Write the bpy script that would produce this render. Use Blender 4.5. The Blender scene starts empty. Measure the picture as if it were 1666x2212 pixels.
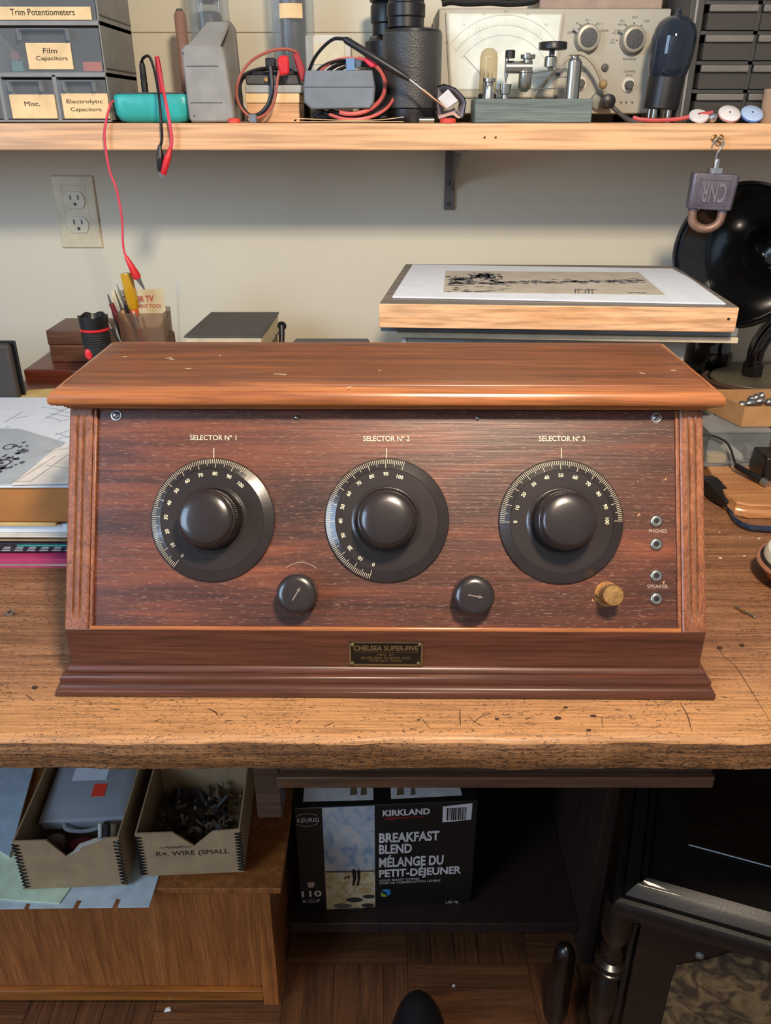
import bpy, bmesh, math, random
from mathutils import Vector, Matrix
from math import radians as R, sin, cos, pi, tan, atan2

C = bpy.context.scene.collection
sc = bpy.context.scene
random.seed(7)

# ------------------------------------------------------------------ camera
FPX, PITCH = 1750.0, R(26.07)
DESK = 0.85
CZ = DESK + 0.4776
cam_d = bpy.data.cameras.new('camera'); cam = bpy.data.objects.new('camera', cam_d); C.objects.link(cam)
cam_d.sensor_fit = 'HORIZONTAL'; cam_d.sensor_width = 36; cam_d.lens = 36*FPX/1666
cam_d.clip_start = 0.02; cam_d.clip_end = 50
cam.location = (0, 0, CZ); cam.rotation_euler = (pi/2-PITCH, 0, 0)
sc.camera = cam
# ------------------------------------------------------------------ exposure, sky and lamps
sc.view_settings.view_transform = 'Standard'; sc.view_settings.look = 'None'
sc.view_settings.exposure = 0.0; sc.view_settings.gamma = 1.0; sc.view_settings.use_curve_mapping = False
w = bpy.data.worlds.new('room_air'); sc.world = w; w.use_nodes = True
w.node_tree.nodes['Background'].inputs[0].default_value = (0.74, 0.73, 0.76, 1)
w.node_tree.nodes['Background'].inputs[1].default_value = 0.46
def area(name, loc, target, sx, sy, power, col):
    d = bpy.data.lights.new(name, 'AREA'); d.shape = 'RECTANGLE'; d.size = sx; d.size_y = sy
    d.energy = power; d.color = col
    o = bpy.data.objects.new(name, d); C.objects.link(o); o.location = loc
    o.rotation_euler = (Vector(target)-Vector(loc)).to_track_quat('-Z', 'Y').to_euler()
    return o
area('overhead_lamp', (0.19, 0.06, 1.90), (0.05, 0.8, 0.9), 0.13, 0.13, 20.5, (1.0, 0.82, 0.63))
area('window_daylight', (-1.9, -0.95, 1.95), (-.2, 0.9, 1.0), 0.9, 1.3, 46.0, (0.52, 0.73, 1.0))

# ------------------------------------------------------------------ pixel helpers
CP, SP = cos(PITCH), sin(PITCH)
CAM = Vector((0, 0, CZ))
def ray(u, v):
    a = (u-833)/FPX; b = (v-1106)/FPX
    return Vector((a, CP - b*SP, -SP - b*CP))
def P(u, v, D):
    r = ray(u, v); return CAM + r*(D/r.y)
def Pz(u, v, z):
    r = ray(u, v); return CAM + r*((z-CZ)/r.z)
class Plane:
    def __init__(s, o, xd, yd):
        s.o = Vector(o); s.x = Vector(xd).normalized(); s.y = Vector(yd).normalized(); s.n = s.x.cross(s.y).normalized()
        s.M = Matrix.Translation(s.o) @ Matrix((s.x, s.y, s.n)).transposed().to_4x4()
    def hit(s, u, v):
        r = ray(u, v); t = (s.o-CAM).dot(s.n)/r.dot(s.n); return CAM + r*t
    def loc(s, u, v):
        p = s.hit(u, v)-s.o; return p.dot(s.x), p.dot(s.y)
def front(D): return Plane((0, D, 0), (1, 0, 0), (0, 0, 1))
def T(x, y, z): return Matrix.Translation((x, y, z))
def Rz(a): return Matrix.Rotation(a, 4, 'Z')
def Rx(a): return Matrix.Rotation(a, 4, 'X')
def Ry(a): return Matrix.Rotation(a, 4, 'Y')
def S(x, y, z): return Matrix.Diagonal((x, y, z, 1))
def frame_to(p, q):
    p = Vector(p); q = Vector(q); return T(*p) @ (q-p).to_track_quat('Z', 'Y').to_matrix().to_4x4()
def spline(pts, n=8):
    pts = [Vector(p) for p in pts]; P_ = [2*pts[0]-pts[1]]+pts+[2*pts[-1]-pts[-2]]; out = []
    for i in range(1, len(P_)-2):
        a, b, c, d = P_[i-1:i+3]
        for k in range(n):
            t = k/n
            out.append(0.5*((2*b)+(c-a)*t+(2*a-5*b+4*c-d)*t*t+(3*b-a-3*c+d)*t**3))
    out.append(pts[-1]); return out

# ------------------------------------------------------------------ mesh builder (world coordinates)
class MB:
    def __init__(s): s.v = []; s.f = []; s.m = []
    def add(s, vs, fs, M=None, mi=0):
        b = len(s.v)
        for p in vs:
            p = Vector(p); s.v.append(M @ p if M is not None else p)
        for f in fs: s.f.append(tuple(i+b for i in f)); s.m.append(mi)
        return s
    def box(s, x0, x1, y0, y1, z0, z1, M=None, mi=0):
        v = [(x0,y0,z0),(x1,y0,z0),(x1,y1,z0),(x0,y1,z0),(x0,y0,z1),(x1,y0,z1),(x1,y1,z1),(x0,y1,z1)]
        return s.add(v, [(3,2,1,0),(4,5,6,7),(0,1,5,4),(1,2,6,5),(2,3,7,6),(3,0,4,7)], M, mi)
    def rings(s, rs, M=None, mi=0, cap0=True, cap1=True, closed=True):
        n = len(rs[0]); vs = [p for r in rs for p in r]; fs = []
        for i in range(len(rs)-1):
            for j in range(n if closed else n-1):
                k = (j+1) % n
                fs.append((i*n+j, i*n+k, (i+1)*n+k, (i+1)*n+j))
        if cap0: fs.append(tuple(range(n-1, -1, -1)))
        if cap1: fs.append(tuple((len(rs)-1)*n+j for j in range(n)))
        return s.add(vs, fs, M, mi)
    def lathe(s, prof, M=None, n=32, mi=0, cap0=True, cap1=True):
        rs = [[(max(r, 1e-5)*cos(2*pi*j/n), max(r, 1e-5)*sin(2*pi*j/n), z) for j in range(n)] for r, z in prof]
        return s.rings(rs, M, mi, cap0, cap1)
    def cyl(s, p, q, r0, r1=None, n=20, mi=0):
        p = Vector(p); q = Vector(q); r1 = r0 if r1 is None else r1
        return s.lathe([(r0, 0), (r1, (q-p).length)], frame_to(p, q), n, mi)
    def ball(s, c, r, M=None, n=16, mi=0, sq=(1,1,1)):
        prof = [(r*sin(pi*i/n), -r*cos(pi*i/n)) for i in range(n+1)]
        MM = T(*c) @ S(*sq)
        return s.lathe(prof, (M @ MM) if M is not None else MM, 2*n, mi, False, False)
    def tube(s, pts, r, n=8, mi=0, sub=8, smooth=True):
        pts = spline(pts, sub) if smooth and len(pts) > 2 else [Vector(p) for p in pts]
        N = len(pts); rs = []; up = None
        for i, p in enumerate(pts):
            d = (pts[min(i+1, N-1)]-pts[max(i-1, 0)]).normalized()
            if up is None: up = Vector((0,0,1)) if abs(d.z) < .9 else Vector((1,0,0))
            a = up.cross(d)
            if a.length < 1e-4: a = Vector((1,0,0)).cross(d)
            a.normalize(); b = d.cross(a).normalized(); up = b
            rr = r if not callable(r) else r(i/(N-1))
            rs.append([p + a*rr*cos(2*pi*j/n) + b*rr*sin(2*pi*j/n) for j in range(n)])
        return s.rings(rs, None, mi)
    def prism(s, poly, z0, z1, M=None, mi=0):
        return s.rings([[(x, y, z0) for x, y in poly], [(x, y, z1) for x, y in poly]], M, mi)
    def slab(s, quad, th, mi=0):        # quad = top corner points, th = thickness downwards
        return s.rings([[Vector(p)-Vector((0,0,th)) for p in quad], [Vector(p) for p in quad]], None, mi)
    def moulding(s, x0, x1, y0, y1, prof, M=None, mi=0, cap0=True, cap1=True):
        rs = [[(x0-o, y0-o, z), (x1+o, y0-o, z), (x1+o, y1+o, z), (x0-o, y1+o, z)] for o, z in prof]
        return s.rings(rs, M, mi, cap0, cap1)
    def text(s, txt, M, wd=None, ht=None, depth=0.0002, mi=0, bold=0.0, shear=0):
        cu = bpy.data.curves.new('t', 'FONT'); cu.body = txt; cu.size = 1; cu.align_x = 'CENTER'; cu.align_y = 'CENTER'
        cu.extrude = 0.02; cu.resolution_u = 3; cu.offset = bold; cu.shear = shear
        o = bpy.data.objects.new('t', cu); C.objects.link(o)
        dg = bpy.context.evaluated_depsgraph_get(); me = bpy.data.meshes.new_from_object(o.evaluated_get(dg))
        vs = [v.co.copy() for v in me.vertices]; fs = [tuple(p.vertices) for p in me.polygons]
        bpy.data.objects.remove(o); bpy.data.curves.remove(cu); bpy.data.meshes.remove(me)
        if not vs: return s
        x0 = min(v.x for v in vs); x1 = max(v.x for v in vs); y0 = min(v.y for v in vs); y1 = max(v.y for v in vs)
        kx = wd/(x1-x0) if wd else None; ky = ht/(y1-y0) if ht else None
        kx = kx or ky; ky = ky or kx
        vs = [Vector(((v.x-(x0+x1)/2)*kx, (v.y-(y0+y1)/2)*ky, (v.z/0.04+.5)*depth)) for v in vs]
        return s.add(vs, fs, M, mi)
    def ptext(s, txt, pl, u0, u1, v0, v1, off=0.0004, **k):      # text spanning pixels u0..u1, v0..v1 on a plane
        vm = (v0+v1)/2; a0, b = pl.loc(u0, vm); a1, _ = pl.loc(u1, vm); um = (u0+u1)/2
        ht = abs(pl.loc(um, v0)[1]-pl.loc(um, v1)[1])
        return s.text(txt, pl.M @ T((a0+a1)/2, b, off), wd=a1-a0, ht=ht, **k)

def link(name, me, parent=None):
    o = bpy.data.objects.new(name, me); C.objects.link(o); o.parent = parent; return o
ROOT = {}
def rootM(o):
    M = Matrix.Identity(4)
    while o is not None:
        M = ROOT.get(o.name, Matrix.Identity(4)) @ M; o = o.parent
    return M
def thing(name, label, cat, loc=(0,0,0), rotz=0, group=None):
    o = bpy.data.objects.new(name, None); C.objects.link(o); o.empty_display_size = .02
    o.location = loc; o.rotation_euler = (0, 0, rotz)
    ROOT[o.name] = T(*loc) @ Rz(rotz)
    o['label'] = label; o['category'] = cat
    if group: o['group'] = group
    return o
def part(name, mb, mats, parent=None, bevel=0, angle=35, smooth=True, label=None, seg=2, sub=0, kind=None):
    me = bpy.data.meshes.new(name)
    Mi = rootM(parent).inverted() if parent is not None else None
    loc = None
    if parent is None:
        xs = [p.x for p in mb.v]; ys = [p.y for p in mb.v]; zs = [p.z for p in mb.v]
        loc = Vector(((min(xs)+max(xs))/2, (min(ys)+max(ys))/2, min(zs))); Mi = T(*(-loc))
    me.from_pydata([Mi @ p for p in mb.v], [], mb.f)
    if not isinstance(mats, (list, tuple)): mats = [mats]
    for m in mats: me.materials.append(m)
    if len(mats) > 1: me.polygons.foreach_set('material_index', mb.m)
    bm = bmesh.new(); bm.from_mesh(me); bmesh.ops.recalc_face_normals(bm, faces=bm.faces); bm.to_mesh(me); bm.free()
    if smooth:
        me.shade_smooth(); me.set_sharp_from_angle(angle=R(angle))
    o = link(name, me, parent)
    if loc is not None: o.location = loc; ROOT[o.name] = T(*loc)
    if bevel:
        b = o.modifiers.new('bevel', 'BEVEL'); b.width = bevel; b.segments = seg; b.limit_method = 'ANGLE'; b.angle_limit = R(40)
        b.harden_normals = False
    if sub:
        b = o.modifiers.new('sub', 'SUBSURF'); b.levels = sub; b.render_levels = sub
    if label: o['label'] = label
    if kind: o['kind'] = kind
    return o
def solo(name, mb, mats, label, cat, group=None, **k):
    o = part(name, mb, mats, None, **k); o['label'] = label; o['category'] = cat
    if group: o['group'] = group
    return o
def struct(name, mb, mats, **k): return part(name, mb, mats, None, kind='structure', **k)

# ------------------------------------------------------------------ materials
def lin(c): return tuple((x/12.92 if x <= .04045 else ((x+.055)/1.055)**2.4) for x in c)
def hx(h): return lin(tuple(int(h[i:i+2], 16)/255 for i in (0, 2, 4))) + (1,)
def newmat(name):
    m = bpy.data.materials.new(name); m.use_nodes = True
    return m, m.node_tree.nodes, m.node_tree.links, m.node_tree.nodes['Principled BSDF']
def noise(N, L, scale, detail=3, dist=0, vec=None, rough=.5):
    n = N.new('ShaderNodeTexNoise'); n.inputs['Scale'].default_value = scale; n.inputs['Detail'].default_value = detail
    n.inputs['Distortion'].default_value = dist; n.inputs['Roughness'].default_value = rough
    if vec is not None: L.new(vec, n.inputs['Vector'])
    return n
def ramp(N, L, src, stops):
    r = N.new('ShaderNodeValToRGB'); e = r.color_ramp.elements
    e[0].position, e[0].color = stops[0]; e[1].position, e[1].color = stops[-1]
    for p, c in stops[1:-1]:
        k = e.new(p); k.color = c
    L.new(src, r.inputs[0]); return r
def mapping(N, L, scale, coord='Object', rot=(0,0,0)):
    tc = N.new('ShaderNodeTexCoord'); mp = N.new('ShaderNodeMapping'); mp.inputs['Scale'].default_value = scale
    mp.inputs['Rotation'].default_value = rot
    L.new(tc.outputs[coord], mp.inputs['Vector']); return mp.outputs[0]
def mix(N, L, fac, a, b, mode='MIX'):
    m = N.new('ShaderNodeMix'); m.data_type = 'RGBA'; m.blend_type = mode
    for sock, val in ((m.inputs[0], fac), (m.inputs[6], a), (m.inputs[7], b)):
        if isinstance(val, (float, int, tuple)): sock.default_value = val
        else: L.new(val, sock)
    return m.outputs[2]
def bump(N, L, B, src, strength, dist=.001):
    b = N.new('ShaderNodeBump'); b.inputs['Strength'].default_value = strength; b.inputs['Distance'].default_value = dist
    L.new(src, b.inputs['Height']); L.new(b.outputs[0], B.inputs['Normal'])
def plain(name, col, rough=.5, metal=0, var=.06, vs=40, bmp=0, bs=300, coat=0, spec=.5):
    m, N, L, B = newmat(name)
    c = hx(col); v = mapping(N, L, (1,1,1)); n = noise(N, L, vs, 4, 0, v)
    d = tuple(x*(1-var*2.2) for x in c[:3])+(1,); l = tuple(min(1, x*(1+var*2)) for x in c[:3])+(1,)
    r = ramp(N, L, n.outputs[0], [(.3, d), (.7, l)]); L.new(r.outputs[0], B.inputs['Base Color'])
    B.inputs['Roughness'].default_value = rough; B.inputs['Metallic'].default_value = metal
    B.inputs['Coat Weight'].default_value = coat; B.inputs['Specular IOR Level'].default_value = spec
    if bmp:
        n2 = noise(N, L, bs, 3, 0, v); bump(N, L, B, n2.outputs[0], bmp)
    return m
def wood(name, dark, mid, light, axis='x', k=1.0, rough=.38, bmp=.15, pores=None, pamt=.5, coat=.2, flecks=None, fl_th=.66, pore_th=.60, coord='Object', rot=(0,0,0), isl=0, ray_=16, front_tint=None):
    m, N, L, B = newmat(name)
    lo, hi = 1.0*k, float(ray_)*k
    sc_ = {'x': (lo, hi, hi), 'y': (hi, lo, hi), 'z': (hi, hi, lo)}[axis]
    v = mapping(N, L, sc_, coord, rot)
    if isl:
        g = N.new('ShaderNodeNewGeometry'); sc2 = N.new('ShaderNodeVectorMath'); sc2.operation = 'MULTIPLY_ADD'
        L.new(g.outputs['Random Per Island'], sc2.inputs[0]); sc2.inputs[1].default_value = (17, 31, 23); L.new(v, sc2.inputs[2]); v = sc2.outputs[0]
    n1 = noise(N, L, 3.2, 7, 1.2, v, .62)
    r1 = ramp(N, L, n1.outputs[0], [(.28, hx(dark)), (.5, hx(mid)), (.74, hx(light))])
    fine = {'x': (14*k, 420*k, 420*k), 'y': (420*k, 14*k, 420*k), 'z': (420*k, 420*k, 14*k)}[axis]
    v2 = mapping(N, L, fine, coord, rot); n2 = noise(N, L, 1.0, 2, 0, v2)
    col = r1.outputs[0]
    r2 = ramp(N, L, n2.outputs[0], [(.35, (.62,.60,.58,1)), (.6, (1.12,1.1,1.1,1))])
    col = mix(N, L, .75, col, r2.outputs[0], 'MULTIPLY')
    if pores:
        fp = {'x': (150*k, 1100*k, 1100*k), 'y': (1100*k, 150*k, 1100*k), 'z': (1100*k, 1100*k, 150*k)}[axis]
        v3 = mapping(N, L, fp, coord, rot); n3 = noise(N, L, 1.0, 1, .3, v3)
        r3 = ramp(N, L, n3.outputs[0], [(pore_th, (0,0,0,1)), (pore_th+.05, (pamt,)*3+(1,))])
        col = mix(N, L, r3.outputs[0], col, hx(pores))
    if front_tint:      # lighter tint mixed in towards the front edge of the slab
        sp = N.new('ShaderNodeSeparateXYZ'); L.new(mapping(N, L, (1, 1, 1), coord), sp.inputs[0])
        nw = noise(N, L, 9, 5, .5, mapping(N, L, (.5, 1, 1), coord))
        ma = N.new('ShaderNodeMath'); ma.operation = 'MULTIPLY_ADD'; L.new(nw.outputs[0], ma.inputs[0]); ma.inputs[1].default_value = .16; L.new(sp.outputs[1], ma.inputs[2])
        mr_ = N.new('ShaderNodeMapRange'); L.new(ma.outputs[0], mr_.inputs[0]); mr_.inputs[1].default_value = front_tint[1]; mr_.inputs[2].default_value = front_tint[2]; mr_.inputs[3].default_value = .62; mr_.inputs[4].default_value = 0
        col = mix(N, L, mr_.outputs[0], col, mix(N, L, .8, hx(front_tint[0]), r2.outputs[0], 'MULTIPLY'))
    if flecks:
        ff = {'x': (95, 300, 300), 'y': (300, 95, 300), 'z': (300, 300, 95)}[axis]
        v4 = mapping(N, L, ff, coord, rot); n4 = noise(N, L, 1.0, 3, 3.0, v4)
        n5 = noise(N, L, 14, 3, 0, mapping(N, L, (1,1,1), coord))
        mm = N.new('ShaderNodeMath'); mm.operation = 'MULTIPLY_ADD'; L.new(n5.outputs[0], mm.inputs[0]); mm.inputs[1].default_value = .22; L.new(n4.outputs[0], mm.inputs[2])
        r4 = ramp(N, L, mm.outputs[0], [(fl_th+.11, (0,0,0,1)), (fl_th+.15, (.8,)*3+(1,))])
        col = mix(N, L, r4.outputs[0], col, hx(flecks))
    L.new(col, B.inputs['Base Color']); B.inputs['Roughness'].default_value = rough
    B.inputs['Coat Weight'].default_value = coat; B.inputs['Coat Roughness'].default_value = .22
    bump(N, L, B, n2.outputs[0], bmp, .0006)
    return m
def glass(name, tint, see=.8, rough=.05):
    m, N, L, B = newmat(name)
    B.inputs['Base Color'].default_value = hx(tint); B.inputs['Roughness'].default_value = rough; B.inputs['Coat Weight'].default_value = .6
    t = N.new('ShaderNodeBsdfTransparent'); t.inputs[0].default_value = tuple(min(1, .35+.75*x) for x in hx(tint)[:3])+(1,)
    lw = N.new('ShaderNodeLayerWeight'); lw.inputs[0].default_value = .35
    r = ramp(N, L, lw.outputs['Facing'], [(0, (1-see,)*3+(1,)), (1, (min(1, 1.35-see),)*3+(1,))])
    mx = N.new('ShaderNodeMixShader'); L.new(r.outputs[0], mx.inputs[0]); L.new(t.outputs[0], mx.inputs[1]); L.new(B.outputs[0], mx.inputs[2])
    L.new(mx.outputs[0], N['Material Output'].inputs[0]); return m

M_lid = wood('mahogany_lid', '4a2814', '784424', '9c5e34', 'x', 1, .38, .10, None, coat=.4)
M_nose = wood('mahogany_edge', '82482a', 'a06236', 'b2713f', 'x', 1, .26, .1, None, coat=.5)
M_panel = wood('mahogany_panel', '30180e', '52291a', '824527', 'x', 1, .40, .35, 'a07c64', .34, coat=.10, pore_th=.63, ray_=9)
M_apron = wood('mahogany_apron', '42251a', '553023', '653d2c', 'x', 1, .36, .08, None, coat=.15)
M_post = wood('mahogany_post', '643822', '824c2e', '9a603c', 'z', 1, .4, .12, 'c49a78', .35, coat=.12, pore_th=.64)
M_groove = plain('dusty_groove', '6a5a48', .8, bmp=.2, var=.1)
M_desk = wood('worn_oak', '6a4630', '8c6244', 'a67a58', 'x', 1.0, .55, .8, '44281a', .6, coat=.05, flecks='2c1c14', fl_th=.60, pore_th=.60, ray_=22, front_tint=('c4905a', -.36, -.27))
M_oak = wood('honey_oak', '7e4a22', '965a2a', 'ac703c', 'z', 1, .4, .15, '55351c', .4, coat=.1)
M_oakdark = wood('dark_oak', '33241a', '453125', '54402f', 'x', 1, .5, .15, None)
M_maple = wood('maple_shelf', 'd6a67a', 'dcae82', 'e2b68a', 'x', .5, .35, .02, None, coat=.2, ray_=4)
M_pine = wood('pine_edge', 'c4905e', 'e2b488', 'e8bc92', 'x', .7, .5, .1, None, ray_=26)
M_weather = wood('weathered_board', '5c5650', '7a736b', '8f887f', 'x', 1, .8, .3, '4a3c30', .5)
M_plaque = wood('light_plaque', 'b57a4c', 'c68e5e', 'd8a676', 'x', .7, .35, .05, None, coat=.3)
M_red = wood('redwood', '4a2014', '6b3322', '7e4430', 'x', 1, .4, .1, None, coat=.2)
M_redbox = wood('brown_box_wood', '4a2c1c', '65402a', '7b5238', 'x', 1, .45, .1, None, coat=.1)
M_ebony = wood('ebonised', '100a08', '181009', '20150e', 'x', 1, .30, .12, None, coat=.35)
M_ebony_edge = plain('worn_black_lacquer', '120e0b', .42, bmp=.15, coat=.08, var=.12)
M_bake = plain('brown_bakelite', '292221', .24, bmp=.03, coat=.2, var=.08, vs=25)
M_bake2 = plain('bakelite_gloss', '272020', .25, coat=.25, var=.06)
M_ivory = plain('engraved_ivory', 'e6d6b4', .6)
M_faded = plain('faded_ivory', 'b09a88', .7)
M_brass = plain('aged_brass', 'b08a58', .38, .9, bmp=.1, var=.12, vs=200)
M_nickel = plain('nickel', 'b8b8b0', .25, 1, var=.05)
M_steel = plain('steel', 'a8a8a8', .3, .9)
M_chrome = plain('chrome', 'd8dade', .12, 1)
M_darkmetal = plain('bronze_plate', '1e1a14', .4, .5)
M_plate = plain('plate_brass', '8c7c5a', .35, .8)
M_black = plain('black_plastic', '17171a', .4)
M_blackrub = plain('black_rubber', '1c1b1c', .6)
M_blackgloss = plain('black_lacquer', '0c0c0d', .14, coat=.6)
M_wallm = plain('painted_wall', 'd2ccb8', .75, var=.012, vs=3, bmp=.05, bs=60)
M_plate_iv = plain('ivory_plastic', 'd2c8aa', .35)
M_gray = plain('grey_plastic', '8d8c88', .5)
M_gray2 = plain('grey_steel_cabinet', '84837f', .5, bmp=.03)
M_dgray = plain('dark_grey', '4a4a4a', .5)
M_bluegray = plain('blue_grey_plastic', '6d7781', .5)
M_teal = plain('teal_plastic', '2fa8a4', .38)
M_pink = plain('pink_red_wire', 'd8485a', .4)
M_redp = plain('red_plastic', 'd0262e', .35)
M_orange = plain('orange_red', 'e05a28', .5)
M_cream = plain('cream_card', 'e6c796', .8)
M_ink = plain('ink', '2c2620', .8)
M_white = plain('white_paper', 'd3dbe4', .8, var=.02)
M_offwhite = plain('offwhite', 'cfcabd', .7)
M_page = plain('page_edges', 'cdbf9f', .85)
M_manila = plain('manila', 'cdb173', .8)
M_brownfold = plain('brown_folder', 'a8713a', .7, var=.08, vs=12)
M_kraft = plain('kraft_board', 'a08664', .85, var=.06, bmp=.1)
M_kraftin = plain('kraft_inside', '8a7458', .9)
M_carton = plain('carton', 'b98e60', .85)
M_clear = glass('clear_plastic', 'd8dee2', .90)
M_frost = glass('frosted_plastic', 'c2c6cc', .55, .3)
M_smoke = glass('smoked_plastic', '6a6660', .62, .15)
M_tube = glass('tube_glass', 'd0d6da', .86, .03)
M_amber = glass('amber_glass', 'd0c09c', .84, .05)
M_bluegl = glass('blue_glass', '2a3444', .50, .04)
M_meter_g = glass('meter_glass', 'f0f4f0', .90, .08)
M_vtvm = plain('instrument_cream', 'a8a598', .45, var=.02)
M_slate = wood('slate_block', '4e5c5e', '647270', '7a8884', 'x', 1.5, .5, .15, None, coat=0)
M_yellow = glass('amber_handle', 'd6a41e', .30, .15)
M_mint = plain('pale_green_card', 'cfe0c0', .7)
M_paleblue = plain('pale_card', 'c4cfd2', .7)
M_coffee = plain('black_carton', '14110f', .45)
M_shoe = plain('black_leather', '15141a', .45, bmp=.2, bs=120)
M_hornint = plain('horn_enamel', '0b0b0c', .16, coat=.5)
M_magenta = plain('magenta_cover', 'b4406c', .4)
M_darkmag = plain('dark_cover', '2c2c34', .35, var=.3, vs=120)
M_brownbk = plain('brown_cable', '4c3428', .7)
# ------------------------------------------------------------------ the setting
WALL, SHF, SHZ = 1.454, 1.20, P(833, 266, 1.20).z
mb = MB()
g1 = P(833, 71, WALL).z; zs = [0, g1, g1+.42, 2.6]
for a, b in zip(zs[:-1], zs[1:]):
    mb.box(-3, 3, WALL, WALL+.03, a+.0006, b-.0006)
mb.box(-3, 3, WALL+.003, WALL+.05, 0, 2.6)
struct('wall_back', mb, M_wallm, bevel=.0012)
# parquet: basket weave of fingers
M_parq = wood('parquet', '3d2412', '56341c', '6b4526', 'x', 1, .5, .15, '20140c', .5, isl=1, coat=.05)
M_parq2 = wood('parquet_cross', '3a2211', '523119', '664124', 'y', 1, .5, .15, '20140c', .5, isl=1, coat=.05)
mb = MB(); ts = .21; x00 = Pz(880, 2082, 0).x; y00 = Pz(880, 2082, 0).y
for i in range(-11, 9):
    for j in range(-4, 5):
        for k in range(5):
            a = x00+i*ts; b = y00+j*ts; f = ts/5; g = .0006
            if (i+j) % 2: mb.box(a+g, a+ts-g, b+k*f+g, b+(k+1)*f-g, -.01, random.uniform(-.0004, 0), mi=0)
            else: mb.box(a+k*f+g, a+(k+1)*f-g, b+g, b+ts-g, -.01, random.uniform(-.0004, 0), mi=1)
mb.box(-4, 4, -1.5, WALL+.05, -.03, -.0045, mi=0)
struct('floor', mb, [M_parq, M_parq2], smooth=False)
for u, v, lb in ((362, 2182, 'crumpled white paper scrap on the parquet in front of the oak cabinet'), (980, 2130, 'tiny pale paper fleck on the parquet right of the shoe')):
    p = Pz(u, v, .001); k = .006 if u < 500 else .003
    solo('paper_scrap', MB().rings([[(p.x-k, p.y-k*.6, .0005), (p.x+k, p.y-k*.2, .0005), (p.x+k*.5, p.y+k, .0005), (p.x-k*.6, p.y+k*.7, .0005)], [(p.x-k*.5, p.y-k*.3, .004), (p.x+k*.6, p.y, .005), (p.x+k*.2, p.y+k*.6, .003), (p.x-k*.4, p.y+k*.3, .004)]]), M_white, lb, 'paper scrap', smooth=False)

# ------------------------------------------------------------------ workbench
yf = .5366
t = thing('workbench', 'worn oak workbench with a scratched thick top carrying the wooden radio', 'workbench', (0, 1.0, 0))
mb = MB(); xa, xb = -1.6, 1.6; nx = 260
prof = [(.0, -.034), (-.001, -.030), (-.0008, -.0055), (.0008, -.0030), (.004, -.0012), (.009, 0)]
rs = []
for i in range(nx+1):
    x = xa+(xb-xa)*i/nx; ring = []
    for k, (py, pz) in enumerate(prof):
        wv = .0009*sin(x*37)+.0006*sin(x*91+1)+random.uniform(-.0004, .0004)
        ring.append((x, yf+py+wv*(1 if k < 5 else .2), DESK+pz+random.uniform(-.0003, .0003)*(k not in (5,))))
    ring += [(x, WALL-.001, DESK), (x, WALL-.001, DESK-.034)]
    rs.append(ring)
mb.rings(rs)
nr = len(rs[0])
for i, f in enumerate(mb.f):        # the front edge faces take the darker edge wood
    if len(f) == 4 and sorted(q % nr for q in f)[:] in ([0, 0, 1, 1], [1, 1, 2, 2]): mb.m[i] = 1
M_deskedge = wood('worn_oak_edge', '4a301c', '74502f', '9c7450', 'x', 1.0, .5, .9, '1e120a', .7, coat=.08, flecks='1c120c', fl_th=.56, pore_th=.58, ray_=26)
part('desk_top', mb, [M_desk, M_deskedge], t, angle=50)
zr = P(833, 1690, .62).z
xl, xr = P(575, 1690, .62).x, P(1322, 1690, .62).x
xp = P(605, 1700, .62).x
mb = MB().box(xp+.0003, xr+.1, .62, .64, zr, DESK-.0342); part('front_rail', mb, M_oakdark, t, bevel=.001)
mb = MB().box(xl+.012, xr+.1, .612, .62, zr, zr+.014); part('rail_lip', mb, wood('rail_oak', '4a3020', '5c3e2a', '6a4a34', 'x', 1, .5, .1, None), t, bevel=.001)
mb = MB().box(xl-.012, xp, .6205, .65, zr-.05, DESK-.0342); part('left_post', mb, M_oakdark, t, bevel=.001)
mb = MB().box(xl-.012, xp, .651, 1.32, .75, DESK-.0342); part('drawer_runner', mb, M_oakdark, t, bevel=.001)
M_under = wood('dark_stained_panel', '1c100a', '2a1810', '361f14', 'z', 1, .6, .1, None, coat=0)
xL, xR = -.168, .338
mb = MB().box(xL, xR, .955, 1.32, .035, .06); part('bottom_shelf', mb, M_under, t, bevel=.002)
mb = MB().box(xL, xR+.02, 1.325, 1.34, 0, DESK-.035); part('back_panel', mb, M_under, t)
mb = MB().box(xR, xR+.02, .92, 1.325, 0, DESK-.035); part('right_panel', mb, M_under, t, bevel=.001)
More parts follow.
